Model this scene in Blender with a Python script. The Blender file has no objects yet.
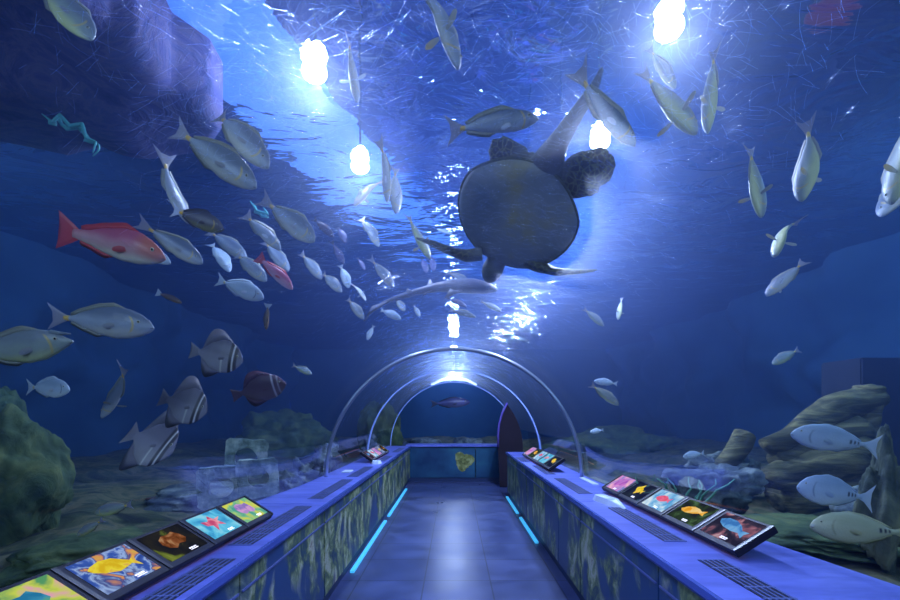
import bpy, bmesh, math, random
from mathutils import Vector, Matrix, noise

PI = math.pi
C = bpy.context.scene.collection
F = 450.0; VX = 454.0; VY = 416.0; CAMZ = 1.5

# ------------------------------------------------------------------ camera, world, lamps, exposure
cam = bpy.data.cameras.new('camera'); cam.sensor_width = 36.0; cam.lens = 18.0
cam.shift_x = (450.0 - VX) / 900.0; cam.shift_y = (VY - 300.0) / 900.0
cam.clip_start = 0.02; cam.clip_end = 200
cam_o = bpy.data.objects.new('camera', cam); C.objects.link(cam_o)
cam_o.location = (0, 0, CAMZ); cam_o.rotation_euler = (PI / 2, 0, 0)
bpy.context.scene.camera = cam_o

sc = bpy.context.scene
sc.view_settings.view_transform = 'Standard'; sc.view_settings.look = 'None'
sc.view_settings.gamma = 1.0; sc.view_settings.use_curve_mapping = False
sc.view_settings.exposure = 0.0
sc.cycles.max_bounces = 8; sc.cycles.transparent_max_bounces = 32
sc.cycles.volume_bounces = 1; sc.cycles.diffuse_bounces = 3
sc.cycles.sample_clamp_indirect = 4.0

w = bpy.data.worlds.new('dim_hall'); sc.world = w; w.use_nodes = True
w.node_tree.nodes['Background'].inputs[0].default_value = (0.03, 0.06, 0.25, 1)
w.node_tree.nodes['Background'].inputs[1].default_value = 0.3

def lamp(name, kind, loc, energy, color, size=0.1, target=None, **kw):
    l = bpy.data.lights.new(name, kind); l.energy = energy; l.color = color
    if kind == 'AREA': l.size = size
    else: l.shadow_soft_size = size
    for k, v in kw.items(): setattr(l, k, v)
    o = bpy.data.objects.new(name, l); C.objects.link(o); o.location = loc
    if target is not None:
        o.rotation_euler = (Vector(target) - Vector(loc)).to_track_quat('-Z', 'Y').to_euler()
    return o

LZ = 4.29
BLUEW = (0.50, 0.62, 1.0)
LAMPS = [(-1.12, 3.61, 125), (-1.04, 4.98, 130), (1.53, 3.20, 130), (1.47, 4.53, 230), (1.46, 6.1, 600), (1.16, 6.9, 700)]  # last two are added, hidden behind the turtle for the glow beside it
for lx, ly, e in LAMPS:
    lamp('underwater_light', 'POINT', (lx, ly, LZ - 0.10), e, BLUEW, 0.06)
lamp('far_underwater_light', 'POINT', (0.0, 16.6, 3.9), 300, BLUEW, 0.15)
lamp('end_glare_light', 'POINT', (0.0, 10.95, 2.55), 60, BLUEW, 0.1)  # added light for the glare over the end arch
# added unseen fills behind the viewer, front-lighting the near fish
lamp('rear_fill_light', 'AREA', (-3.0, -1.2, 3.2), 50, (0.48, 0.68, 0.95), 0.8, (-2.6, 4.0, 1.6))
lamp('rear_fill_light', 'AREA', (3.2, -1.2, 3.2), 50, (0.48, 0.68, 0.95), 0.8, (2.8, 4.0, 1.6))
lamp('rear_fill_light', 'AREA', (0.0, -1.8, 3.6), 42, (0.52, 0.68, 1.0), 0.8, (0.0, 4.0, 3.2))
lamp('side_fill_light', 'AREA', (-4.6, 3.5, 4.05), 45, (0.20, 0.50, 0.95), 2.5, (-4.6, 3.6, 0))  # added unseen fills that give the tank sides a teal light
lamp('side_fill_light', 'AREA', (4.8, 3.5, 4.05), 45, (0.18, 0.50, 0.95), 2.5, (4.8, 3.6, 0))
lamp('deck_fill_light', 'AREA', (0, 1.3, 2.40), 24, (0.33, 0.41, 0.95), 0.5, (0, 2.2, 0), shape='RECTANGLE', size_y=1.6, spread=math.radians(115))  # added unseen fill brightening the ledges, their fronts and the floor

# ------------------------------------------------------------------ helpers
def at(px, py, D):
    return Vector(((px - VX) * D / F, D, CAMZ + (VY - py) * D / F))

def tag(o, label=None, cat=None, group=None, kind=None):
    if label: o['label'] = label
    if cat: o['category'] = cat
    if group: o['group'] = group
    if kind: o['kind'] = kind
    return o

def link_bm(name, bm, mat, parent=None, smooth=False, mats=None):
    bmesh.ops.recalc_face_normals(bm, faces=bm.faces)
    me = bpy.data.meshes.new(name); bm.to_mesh(me); bm.free()
    if mats:
        for m in mats: me.materials.append(m)
    elif mat: me.materials.append(mat)
    if smooth:
        for p in me.polygons: p.use_smooth = True
    o = bpy.data.objects.new(name, me); C.objects.link(o)
    if parent: o.parent = parent
    return o

def empty(name, loc=(0, 0, 0)):
    o = bpy.data.objects.new(name, None); C.objects.link(o); o.location = loc
    o.empty_display_size = 0.1
    return o

def add_box(bm, x0, x1, y0, y1, z0, z1, mi=0):
    r = [bm.verts.new((x, y, z)) for x in (x0, x1) for y in (y0, y1) for z in (z0, z1)]
    for q in ((0, 1, 3, 2), (4, 6, 7, 5), (0, 4, 5, 1), (2, 3, 7, 6), (0, 2, 6, 4), (1, 5, 7, 3)):
        f = bm.faces.new([r[i] for i in q]); f.material_index = mi
    return r

def box(name, b, mat, parent=None, bevel=0.0):
    bm = bmesh.new(); add_box(bm, *b)
    if bevel: bmesh.ops.bevel(bm, geom=bm.edges[:], offset=bevel, segments=2, affect='EDGES')
    return link_bm(name, bm, mat, parent)

def add_tube(bm, pts, rad, n=8, cap=True):
    pts = [Vector(p) for p in pts]; rings = []
    prev = None
    for i, p in enumerate(pts):
        d = (pts[min(i + 1, len(pts) - 1)] - pts[max(i - 1, 0)]).normalized()
        if prev is None:
            a = d.orthogonal().normalized()
        else:
            a = (prev - d * prev.dot(d)).normalized()
        prev = a; b = d.cross(a)
        r = rad[i] if isinstance(rad, (list, tuple)) else rad
        rings.append([bm.verts.new(p + (a * math.cos(2 * PI * k / n) + b * math.sin(2 * PI * k / n)) * r) for k in range(n)])
    for u, v in zip(rings, rings[1:]):
        for k in range(n):
            bm.faces.new((u[k], u[(k + 1) % n], v[(k + 1) % n], v[k]))
    if cap:
        bm.faces.new(rings[0][::-1]); bm.faces.new(rings[-1])

def prism(bm, poly, axis, a, b):
    """Extrude a 2-D polygon between a and b along axis 'x','y' or 'z'."""
    def mk(p, t):
        return {'x': (t, p[0], p[1]), 'y': (p[0], t, p[1]), 'z': (p[0], p[1], t)}[axis]
    u = [bm.verts.new(mk(p, a)) for p in poly]; v = [bm.verts.new(mk(p, b)) for p in poly]
    bm.faces.new(u); bm.faces.new(v[::-1]); n = len(poly)
    for i in range(n):
        bm.faces.new((u[i], u[(i + 1) % n], v[(i + 1) % n], v[i]))

# ------------------------------------------------------------------ materials
def newmat(name):
    m = bpy.data.materials.new(name); m.use_nodes = True
    nt = m.node_tree; nt.nodes.clear()
    out = nt.nodes.new('ShaderNodeOutputMaterial')
    return m, nt, out
def N(nt, t, **kw):
    n = nt.nodes.new(t)
    for k, v in kw.items():
        if k.startswith('i_'): n.inputs[k[2:].replace('_', ' ')].default_value = v
        else: setattr(n, k, v)
    return n
def rgba(c): return (c[0], c[1], c[2], 1)

def princ(name, col, rough=0.5, metal=0.0, emis=None, es=0.0, spec=0.5):
    m, nt, out = newmat(name)
    p = N(nt, 'ShaderNodeBsdfPrincipled'); nt.links.new(p.outputs[0], out.inputs[0])
    p.inputs['Base Color'].default_value = rgba(col); p.inputs['Roughness'].default_value = rough
    p.inputs['Metallic'].default_value = metal; p.inputs['Specular IOR Level'].default_value = spec
    if emis: p.inputs['Emission Color'].default_value = rgba(emis); p.inputs['Emission Strength'].default_value = es
    return m

def noisy(name, stops, scale=4.0, detail=6.0, rough=0.8, bump=0.3, stretch=(1, 1, 1), distort=0.0, coord='Object', spec=0.3, nrough=0.6):
    m, nt, out = newmat(name); L = nt.links.new
    p = N(nt, 'ShaderNodeBsdfPrincipled'); L(p.outputs[0], out.inputs[0])
    p.inputs['Roughness'].default_value = rough; p.inputs['Specular IOR Level'].default_value = spec
    tc = N(nt, 'ShaderNodeTexCoord'); mp = N(nt, 'ShaderNodeMapping'); mp.inputs['Scale'].default_value = stretch
    L(tc.outputs[coord], mp.inputs[0])
    n = N(nt, 'ShaderNodeTexNoise'); n.inputs['Scale'].default_value = scale; n.inputs['Detail'].default_value = detail
    n.inputs['Distortion'].default_value = distort; n.inputs['Roughness'].default_value = nrough
    L(mp.outputs[0], n.inputs['Vector'])
    cr = N(nt, 'ShaderNodeValToRGB'); e = cr.color_ramp.elements
    while len(e) < len(stops): e.new(0.5)
    for el, (pos, col) in zip(e, stops): el.position = pos; el.color = rgba(col)
    L(n.outputs['Fac'], cr.inputs[0]); L(cr.outputs[0], p.inputs['Base Color'])
    if bump:
        b = N(nt, 'ShaderNodeBump'); b.inputs['Strength'].default_value = bump; b.inputs['Distance'].default_value = 0.05
        L(n.outputs['Fac'], b.inputs['Height']); L(b.outputs[0], p.inputs['Normal'])
    return m

M = {}
M['deck_top'] = noisy('blue_laminate', [(0.35, (0.10, 0.13, 0.45)), (0.65, (0.16, 0.20, 0.62))], 3, 5, 0.35, 0.02, (1, 4, 1), spec=0.5)
M['deck_edge'] = princ('blue_edge_metal', (0.16, 0.24, 0.75), 0.25, 0.6)
M['navy'] = princ('navy_paint', (0.012, 0.03, 0.10), 0.5)
M['black'] = princ('black_plastic', (0.01, 0.01, 0.014), 0.35)
M['frame_dark'] = princ('display_frame', (0.008, 0.009, 0.022), 0.55, spec=0.3)
M['grille'] = princ('vent_slat', (0.12, 0.16, 0.38), 0.45, 0.3)
M['hoop'] = princ('brushed_steel', (0.45, 0.50, 0.60), 0.3, 0.8)
M['white_plastic'] = princ('frosted_plastic', (0.75, 0.85, 0.9), 0.3)
M['cyan_led'] = princ('cyan_led', (0.1, 0.5, 0.7), 0.4, 0, (0.05, 0.45, 0.85), 0.8)
M['tank_wall'] = noisy('tank_wall', [(0.35, (0.006, 0.035, 0.08)), (0.65, (0.02, 0.075, 0.16))], 0.5, 6, 0.9, 0.3)
M['tank_floor'] = noisy('tank_floor', [(0.35, (0.012, 0.02, 0.015)), (0.48, (0.05, 0.07, 0.03)), (0.58, (0.13, 0.12, 0.06)), (0.7, (0.03, 0.06, 0.05))], 3.2, 8, 0.9, 0.6, distort=1.0)
M['rock'] = noisy('algae_rock', [(0.35, (0.02, 0.04, 0.04)), (0.5, (0.12, 0.15, 0.10)), (0.65, (0.28, 0.30, 0.18))], 3.0, 8, 0.9, 0.8, distort=0.6)
M['rock_green'] = noisy('green_rock', [(0.3, (0.015, 0.035, 0.02)), (0.5, (0.06, 0.10, 0.04)), (0.7, (0.15, 0.18, 0.06))], 3.5, 8, 0.9, 0.8, distort=0.8)
M['rock_grey'] = noisy('grey_rock', [(0.38, (0.04, 0.06, 0.08)), (0.5, (0.09, 0.12, 0.12)), (0.62, (0.22, 0.26, 0.24))], 3.6, 9, 0.9, 0.9, distort=0.4)
M['block'] = noisy('mossy_concrete', [(0.35, (0.08, 0.14, 0.10)), (0.5, (0.26, 0.36, 0.30)), (0.62, (0.50, 0.58, 0.48))], 9, 6, 0.9, 0.5)
M['wood'] = noisy('sunken_wood', [(0.36, (0.025, 0.03, 0.015)), (0.5, (0.09, 0.09, 0.04)), (0.64, (0.23, 0.21, 0.09))], 4, 8, 0.85, 0.7, (0.5, 1, 3), 0.8)

def mural():
    m, nt, out = newmat('reef_mural'); L = nt.links.new
    p = N(nt, 'ShaderNodeBsdfPrincipled'); L(p.outputs[0], out.inputs[0]); p.inputs['Roughness'].default_value = 0.4
    tc = N(nt, 'ShaderNodeTexCoord')
    mp = N(nt, 'ShaderNodeMapping'); mp.inputs['Scale'].default_value = (2.0, 2.6, 1.7); L(tc.outputs['Object'], mp.inputs[0])
    a = N(nt, 'ShaderNodeTexNoise'); a.inputs['Scale'].default_value = 2.0; a.inputs['Detail'].default_value = 12; a.inputs['Roughness'].default_value = 0.72; a.inputs['Distortion'].default_value = 0.7
    L(mp.outputs[0], a.inputs['Vector'])
    cr = N(nt, 'ShaderNodeValToRGB'); e = cr.color_ramp.elements
    st = [(0.36, (0.008, 0.02, 0.05)), (0.44, (0.03, 0.08, 0.10)), (0.485, (0.10, 0.15, 0.05)), (0.54, (0.28, 0.34, 0.13)), (0.61, (0.52, 0.53, 0.38)), (0.69, (0.15, 0.10, 0.05))]
    while len(e) < len(st): e.new(0.5)
    for el, (q, c) in zip(e, st): el.position = q; el.color = rgba(c)
    L(a.outputs['Fac'], cr.inputs[0])
    # large patches of bare blue water in the print
    mp2 = N(nt, 'ShaderNodeMapping'); mp2.inputs['Scale'].default_value = (1, 1.3, 0.7); mp2.inputs['Location'].default_value = (3, 1.2, 0); L(tc.outputs['Object'], mp2.inputs[0])
    b = N(nt, 'ShaderNodeTexNoise'); b.inputs['Scale'].default_value = 1.5; b.inputs['Detail'].default_value = 5; b.inputs['Distortion'].default_value = 0.9
    L(mp2.outputs[0], b.inputs['Vector'])
    r2 = N(nt, 'ShaderNodeMapRange'); r2.inputs['From Min'].default_value = 0.50; r2.inputs['From Max'].default_value = 0.58; L(b.outputs['Fac'], r2.inputs[0])
    mx = N(nt, 'ShaderNodeMixRGB'); L(r2.outputs[0], mx.inputs[0]); L(cr.outputs[0], mx.inputs[1]); mx.inputs[2].default_value = (0.02, 0.06, 0.16, 1)
    L(mx.outputs[0], p.inputs['Base Color'])
    return m
M['mural'] = mural()

def floor_mat():
    m, nt, out = newmat('dark_floor_tiles'); L = nt.links.new
    p = N(nt, 'ShaderNodeBsdfPrincipled'); L(p.outputs[0], out.inputs[0])
    tc = N(nt, 'ShaderNodeTexCoord'); mp = N(nt, 'ShaderNodeMapping'); L(tc.outputs['Object'], mp.inputs[0])
    mp.inputs['Location'].default_value = (0.27, 0.1, 0)
    br = N(nt, 'ShaderNodeTexBrick'); L(mp.outputs[0], br.inputs[0])
    br.offset = 0; br.inputs['Scale'].default_value = 1.0; br.inputs['Brick Width'].default_value = 0.6; br.inputs['Row Height'].default_value = 0.6
    br.inputs['Mortar Size'].default_value = 0.006
    br.inputs['Color1'].default_value = (0.05, 0.075, 0.19, 1); br.inputs['Color2'].default_value = (0.065, 0.09, 0.22, 1); br.inputs['Mortar'].default_value = (0.02, 0.03, 0.07, 1)
    n = N(nt, 'ShaderNodeTexNoise'); n.inputs['Scale'].default_value = 2.5; n.inputs['Detail'].default_value = 6; L(tc.outputs['Object'], n.inputs['Vector'])
    mx = N(nt, 'ShaderNodeMixRGB', blend_type='MULTIPLY'); mx.inputs[0].default_value = 0.7
    L(br.outputs[0], mx.inputs[1])
    cr = N(nt, 'ShaderNodeValToRGB'); cr.color_ramp.elements[0].position = .35; cr.color_ramp.elements[0].color = (0.45, 0.45, 0.45, 1); cr.color_ramp.elements[1].position = .65
    L(n.outputs['Fac'], cr.inputs[0]); L(cr.outputs[0], mx.inputs[2]); L(mx.outputs[0], p.inputs['Base Color'])
    mr = N(nt, 'ShaderNodeMapRange'); mr.inputs['To Min'].default_value = 0.18; mr.inputs['To Max'].default_value = 0.5; L(n.outputs['Fac'], mr.inputs[0]); L(mr.outputs[0], p.inputs['Roughness'])
    return m
M['floor'] = floor_mat()

def clear_mat():
    m, nt, out = newmat('clear_acrylic')
    t = N(nt, 'ShaderNodeBsdfTransparent'); t.inputs[0].default_value = (0.97, 0.98, 1.0, 1); nt.links.new(t.outputs[0], out.inputs[0])
    v = N(nt, 'ShaderNodeVolumeScatter'); v.inputs['Color'].default_value = (0.95, 0.97, 1, 1); v.inputs['Density'].default_value = 0.7; v.inputs['Anisotropy'].default_value = 0.92
    nt.links.new(v.outputs[0], out.inputs['Volume'])
    return m
M['clear'] = clear_mat()

def gloss_glass():
    m, nt, out = newmat('reflecting_acrylic'); L = nt.links.new
    t = N(nt, 'ShaderNodeBsdfTransparent'); t.inputs[0].default_value = (0.92, 0.95, 1.0, 1)
    g = N(nt, 'ShaderNodeBsdfGlossy'); g.inputs['Roughness'].default_value = 0.03
    fr = N(nt, 'ShaderNodeFresnel'); fr.inputs[0].default_value = 1.22
    ml = N(nt, 'ShaderNodeMath', operation='MULTIPLY'); ml.inputs[1].default_value = 0.26; L(fr.outputs[0], ml.inputs[0])
    mx = N(nt, 'ShaderNodeMixShader'); L(ml.outputs[0], mx.inputs[0]); L(t.outputs[0], mx.inputs[1]); L(g.outputs[0], mx.inputs[2]); L(mx.outputs[0], out.inputs[0])
    return m
M['gloss'] = gloss_glass()

def volume_mat():
    m, nt, out = newmat('blue_tank_water'); L = nt.links.new
    s = N(nt, 'ShaderNodeVolumeScatter'); s.inputs['Color'].default_value = (0.14, 0.31, 0.92, 1); s.inputs['Density'].default_value = 0.040; s.inputs['Anisotropy'].default_value = 0.60
    a = N(nt, 'ShaderNodeVolumeAbsorption'); a.inputs['Color'].default_value = (0.25, 0.6, 1.0, 1); a.inputs['Density'].default_value = 0.05
    ad = N(nt, 'ShaderNodeAddShader'); L(s.outputs[0], ad.inputs[0]); L(a.outputs[0], ad.inputs[1]); L(ad.outputs[0], out.inputs['Volume'])
    return m
M['water'] = volume_mat()

def surface_mat():
    m, nt, out = newmat('rippled_water_surface'); L = nt.links.new
    tc = N(nt, 'ShaderNodeTexCoord'); mp = N(nt, 'ShaderNodeMapping'); mp.inputs['Scale'].default_value = (0.8, 1.3, 1); L(tc.outputs['Object'], mp.inputs[0])
    a = N(nt, 'ShaderNodeTexNoise'); a.inputs['Scale'].default_value = 1.5; a.inputs['Detail'].default_value = 3; a.inputs['Distortion'].default_value = 1.2; L(mp.outputs[0], a.inputs['Vector'])
    b = N(nt, 'ShaderNodeBump'); b.inputs['Strength'].default_value = 1.0; b.inputs['Distance'].default_value = 0.06; L(a.outputs['Fac'], b.inputs['Height'])
    r = N(nt, 'ShaderNodeBsdfRefraction'); r.inputs['IOR'].default_value = 1.07; r.inputs['Roughness'].default_value = 0.02; r.inputs['Color'].default_value = (0.8, 0.88, 1, 1); L(b.outputs[0], r.inputs['Normal'])
    g = N(nt, 'ShaderNodeBsdfGlossy'); g.inputs['Roughness'].default_value = 0.05; g.inputs['Color'].default_value = (0.75, 0.85, 1, 1); L(b.outputs[0], g.inputs['Normal'])
    mx = N(nt, 'ShaderNodeMixShader'); mx.inputs[0].default_value = 0.45; L(r.outputs[0], mx.inputs[1]); L(g.outputs[0], mx.inputs[2]); L(mx.outputs[0], out.inputs[0])
    return m
M['surface'] = surface_mat()
M['band_glow'] = princ('blue_band_glow', (0.2, 0.4, 0.9), 0.5, 0, (0.12, 0.32, 1.0), 1.6)
M['ceiling'] = princ('hall_ceiling', (0.03, 0.03, 0.16), 0.8, 0, None)

# ------------------------------------------------------------------ tunnel shape
LEDGE = 0.825
def R(y):
    if y >= 4.6: return 1.45
    t = (4.6 - max(y, 0.2)) / 4.4
    return 1.45 + 0.50 * t ** 1.25
def arc(y, a, r=None, dr=0.0):
    rr = (R(y) if r is None else r) + dr
    return Vector((rr * math.cos(a), y, LEDGE + rr * math.sin(a)))
# ------------------------------------------------------------------ setting
END = 10.2
st = dict(kind='structure')
tag(box('floor', (-1.35, 3.4, -1.5, END + 0.1, -0.06, 0.0), M['floor']), **st)
tag(box('seabed_floor', (-8, 8, -2.5, 19, -0.30, -0.22), M['tank_floor']), **st)
for sd, nm in ((-1, 'wall_left'), (1, 'wall_right')):
    bm = bmesh.new(); rows = []
    for j in range(91):
        y = -2.5 + 21.5 * j / 90; row = []
        for k in range(33):
            z = -0.3 + 6.6 * k / 32
            row.append(bm.verts.new((sd * (7.3 + 0.75 * noise.noise(Vector((y * 0.45, z * 0.7, sd * 3))) + 0.3 * noise.noise(Vector((y * 1.5, z * 1.9, sd * 8))) - 0.10 * z), y, z)))
        rows.append(row)
    for u, v in zip(rows, rows[1:]):
        for k in range(32): bm.faces.new((u[k], u[k + 1], v[k + 1], v[k]))
    tag(link_bm(nm, bm, M['tank_wall'], smooth=True), **st)
o = box('wall_far', (-8.2, 8.2, 19, 19.2, -0.3, 6.3), M['tank_wall']); tag(o, **st)
o = box('wall_behind', (-8.2, 8.2, -2.7, -2.5, -0.3, 6.3), M['tank_wall']); tag(o, **st)
o = box('ceiling', (-8.2, 8.2, -2.7, 19.2, 6.3, 6.5), M['ceiling']); tag(o, **st)
# water: a body of haze that fills the tank and a rippled surface above
bm = bmesh.new(); add_box(bm, -7.999, 7.999, -2.499, 18.999, -0.2, 4.3)
bmesh.ops.recalc_face_normals(bm, faces=bm.faces)
def R_(y):
    return 1.45 + (0.50 * ((4.6 - max(y, 0.2)) / 4.4) ** 1.25 if y < 4.6 else 0)
rows = []; ysw = [-2.2 + (END + 0.55 + 2.2) * k / 30 for k in range(31)]
for y in ysw:
    r = R_(y) + 0.075
    rows.append([bm.verts.new((r * math.cos(PI * k / 40), y, LEDGE + r * math.sin(PI * k / 40))) for k in range(41)] + [bm.verts.new((-r, y, -0.1)), bm.verts.new((r, y, -0.1))])
inner = []
for u, v in zip(rows, rows[1:]):
    for k in range(43): inner.append(bm.faces.new((u[k], u[(k + 1) % 43], v[(k + 1) % 43], v[k])))
inner.append(bm.faces.new(rows[0])); inner.append(bm.faces.new(rows[-1][::-1]))
bmesh.ops.recalc_face_normals(bm, faces=inner); bmesh.ops.reverse_faces(bm, faces=inner)
me = bpy.data.meshes.new('tank_water'); bm.to_mesh(me); bm.free(); me.materials.append(M['water'])
o = bpy.data.objects.new('tank_water', me); C.objects.link(o); tag(o, 'blue water filling the whole tank around the tunnel', 'water', kind='stuff')
bm = bmesh.new()
nx, ny = 120, 160
vs = [[bm.verts.new((-7.999 + 15.998 * i / nx, -2.499 + 21.498 * j / ny,
       4.31 + 0.035 * noise.noise(Vector((i * 16 / nx * 1.1, j * 21.5 / ny * 2.2, 0.3))) )) for j in range(ny + 1)] for i in range(nx + 1)]
for i in range(nx):
    for j in range(ny):
        bm.faces.new((vs[i][j], vs[i][j + 1], vs[i + 1][j + 1], vs[i + 1][j]))
o = link_bm('water_surface', bm, M['surface'], smooth=True); tag(o, 'rippled surface of the tank water seen from below', 'water surface', kind='stuff')
# added glowing panel that makes the pale band on the water
bm = bmesh.new()
p0, p1 = Vector((-2.75, 2.6)), Vector((-0.75, 14.5))
d = (p1 - p0).normalized(); n = Vector((d.y, -d.x)) * 0.5
q = [p0 + n, p0 - n * .9, p1 - n * 2.6, p1 + n * 2.6]
prism(bm, [(v.x, v.y) for v in q], 'z', 5.2, 5.28)
o = link_bm('band_glow', bm, M['band_glow']); tag(o, 'added glowing panel above the water for the pale blue band at left', 'light panel')
for t in (0.15, 0.5, 0.85):
    c = p0.lerp(p1, t); box('hanger', (c.x - 0.02, c.x + 0.02, c.y - 0.02, c.y + 0.02, 5.28, 6.3), M['black'], o)

# acrylic tunnel: clear panes with seams between them
def arc_sheet(bm, ys, a0, a1, n, dr=0.0):
    rows = [[bm.verts.new(arc(y, a0 + (a1 - a0) * k / n, None, dr)) for k in range(n + 1)] for y in ys]
    for u, v in zip(rows, rows[1:]):
        for k in range(n): bm.faces.new((u[k], u[k + 1], v[k + 1], v[k]))
def frange(a, b, n): return [a + (b - a) * i / n for i in range(n + 1)]
BAND = math.radians(15)
sections = [(-1.2, 5.0), (5.0, 7.5), (7.5, END)]
for i, (a, b) in enumerate(sections):
    bm = bmesh.new(); rws = []
    for y in frange(a + 0.002, b - 0.002, 16):
        rws.append([bm.verts.new(arc(y, BAND + (PI - 2 * BAND) * k / 48, None, 0.0)) for k in range(49)] + [bm.verts.new(arc(y, PI - BAND - (PI - 2 * BAND) * k / 48, None, 0.06)) for k in range(49)])
    for u, v in zip(rws, rws[1:]):
        for k in range(98): bm.faces.new((u[k], u[(k + 1) % 98], v[(k + 1) % 98], v[k]))
    for rw in (rws[0], rws[-1]):
        for k in range(48): bm.faces.new((rw[k], rw[k + 1], rw[96 - k], rw[97 - k]))
    o = link_bm('window_%d' % (i + 1), bm, M['clear'], smooth=True); tag(o, ['clear acrylic vault over the near part of the tunnel', 'clear acrylic vault past the steel hoop', 'clear acrylic vault at the far end of the tunnel'][i], 'tunnel glass', kind='structure')
    bm = bmesh.new()
    for s in (0, 1):
        if s == 0 and i == 2:
            arc_sheet(bm, frange(a, 8.6, 6), 0, BAND, 12)
        elif s == 0: arc_sheet(bm, frange(a, b, 16), 0, BAND, 12)
        else: arc_sheet(bm, frange(a, b, 16), PI - BAND, PI, 12)
    link_bm('lower_pane', bm, M['gloss'], o, smooth=True)

def hoop(name, y, rad, r=None, mat='hoop', dr=-0.01, a0=0.0, a1=PI, n=64, flat=None):
    bm = bmesh.new()
    if flat:
        w, h = flat
        rings = []
        for k in range(n + 1):
            a = a0 + (a1 - a0) * k / n
            rings.append([bm.verts.new(arc(y + sy * w, a, r, dr + sr * h)) for sy, sr in ((-1, -1), (1, -1), (1, 1), (-1, 1))])
        for u, v in zip(rings, rings[1:]):
            for k in range(4): bm.faces.new((u[k], u[(k + 1) % 4], v[(k + 1) % 4], v[k]))
        bm.faces.new(rings[0]); bm.faces.new(rings[-1][::-1])
    else:
        add_tube(bm, [arc(y, a0 + (a1 - a0) * k / n, r, dr) for k in range(n + 1)], rad, 8)
    return link_bm(name, bm, M[mat], smooth=not flat)
o = hoop('tunnel_hoop', 5.0, 0.022, dr=-0.03); tag(o, 'slim steel hoop arching over the tunnel ledges', 'hoop')
M['seam'] = princ('milky_seam', (0.30, 0.42, 0.85), 0.3)
o = hoop('trim_1', 7.5, 0, mat='seam', dr=-0.01, flat=(0.028, 0.010)); tag(o, **st)
# crown seam running along the vault
bm = bmesh.new()
for u, v in zip(frange(-1.0, 4.9, 20), frange(-1.0, 4.9, 20)[1:]):
    a = 0.03
    vv = [bm.verts.new((a + sx * 0.0032, yy, LEDGE + R(yy) - 0.004 - (0.004 if sz else 0))) for yy in (u, v) for sx in (-1, 1) for sz in (0, 1)]
    for qd in ((0, 1, 3, 2), (4, 6, 7, 5), (0, 4, 5, 1), (2, 3, 7, 6)): bm.faces.new([vv[i] for i in qd])
o = link_bm('trim_2', bm, M['seam']); tag(o, **st)

# far end: counter, arched window and dark doorway on the right
end = empty('end_counter', (0.05, END, 0)); tag(end, 'low blue counter closing the far end of the tunnel', 'counter')
def child_box(name, b, mat, parent, bevel=0.0):
    o = box(name, b, mat, parent, bevel); o.matrix_parent_inverse = parent.matrix_world.inverted()
    L = parent.location; o.matrix_parent_inverse = Matrix.Translation(-L); return o
M['end_panel'] = noisy('end_panel_print', [(0.35, (0.01, 0.04, 0.11)), (0.6, (0.02, 0.09, 0.17)), (0.75, (0.03, 0.15, 0.2))], 1.6, 3, 0.4, 0)
child_box('countertop', (-1.1, 1.5, END, END + 0.55, 0.80, 0.845), M['deck_top'], end, 0.006)
child_box('front_panel', (-1.05, 0.48, END + 0.04, END + 0.07, 0.10, 0.80), M['end_panel'], end)
child_box('front_panel', (0.495, 1.5, END + 0.04, END + 0.07, 0.10, 0.80), M['end_panel'], end)
child_box('kick_plate', (-1.05, 1.5, END + 0.06, END + 0.10, 0.0, 0.10), M['navy'], end)
bm = bmesh.new(); random.seed(5)
pts = []
for k in range(26):
    a = 2 * PI * k / 26; r = 0.19 * (1 + 0.18 * math.sin(3 * a + 1) + 0.1 * random.uniform(-1, 1))
    pts.append((0.22 + r * math.cos(a) * 1.1, 0.47 + r * math.sin(a) * 1.05))
prism(bm, pts, 'y', END + 0.033, END + 0.042)
M['coral_print'] = noisy('coral_print', [(0.35, (0.05, 0.06, 0.02)), (0.5, (0.20, 0.22, 0.06)), (0.65, (0.40, 0.42, 0.18))], 9, 6, 0.5, 0)
c = link_bm('coral_picture', bm, M['coral_print'], end); c.matrix_parent_inverse = Matrix.Translation(-end.location)
# arched end wall round the window: a ring frame between vault radius and a wider wall
bm = bmesh.new()
arc_o = [arc(END + 0.56, PI * k / 48, 1.45) for k in range(49)]
mid = bm.verts.new((0, END + 0.56, LEDGE)); vv = [bm.verts.new(p) for p in arc_o]
for u, v in zip(vv, vv[1:]): bm.faces.new((mid, u, v))
M['clear_flat'] = newmat('clear_end_acrylic')[0]; nt_ = M['clear_flat'].node_tree; t_ = nt_.nodes.new('ShaderNodeBsdfTransparent'); t_.inputs[0].default_value = (.95, .97, 1, 1); nt_.links.new(t_.outputs[0], nt_.nodes['Material Output'].inputs[0])
o = link_bm('window_4', bm, M['clear_flat']); tag(o, 'clear arched end window above the counter', 'tunnel glass', kind='structure')
o = hoop('trim_3', END + 0.1, 0, mat='seam', dr=0.0, flat=(0.012, 0.010)); tag(o, **st)
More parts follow.
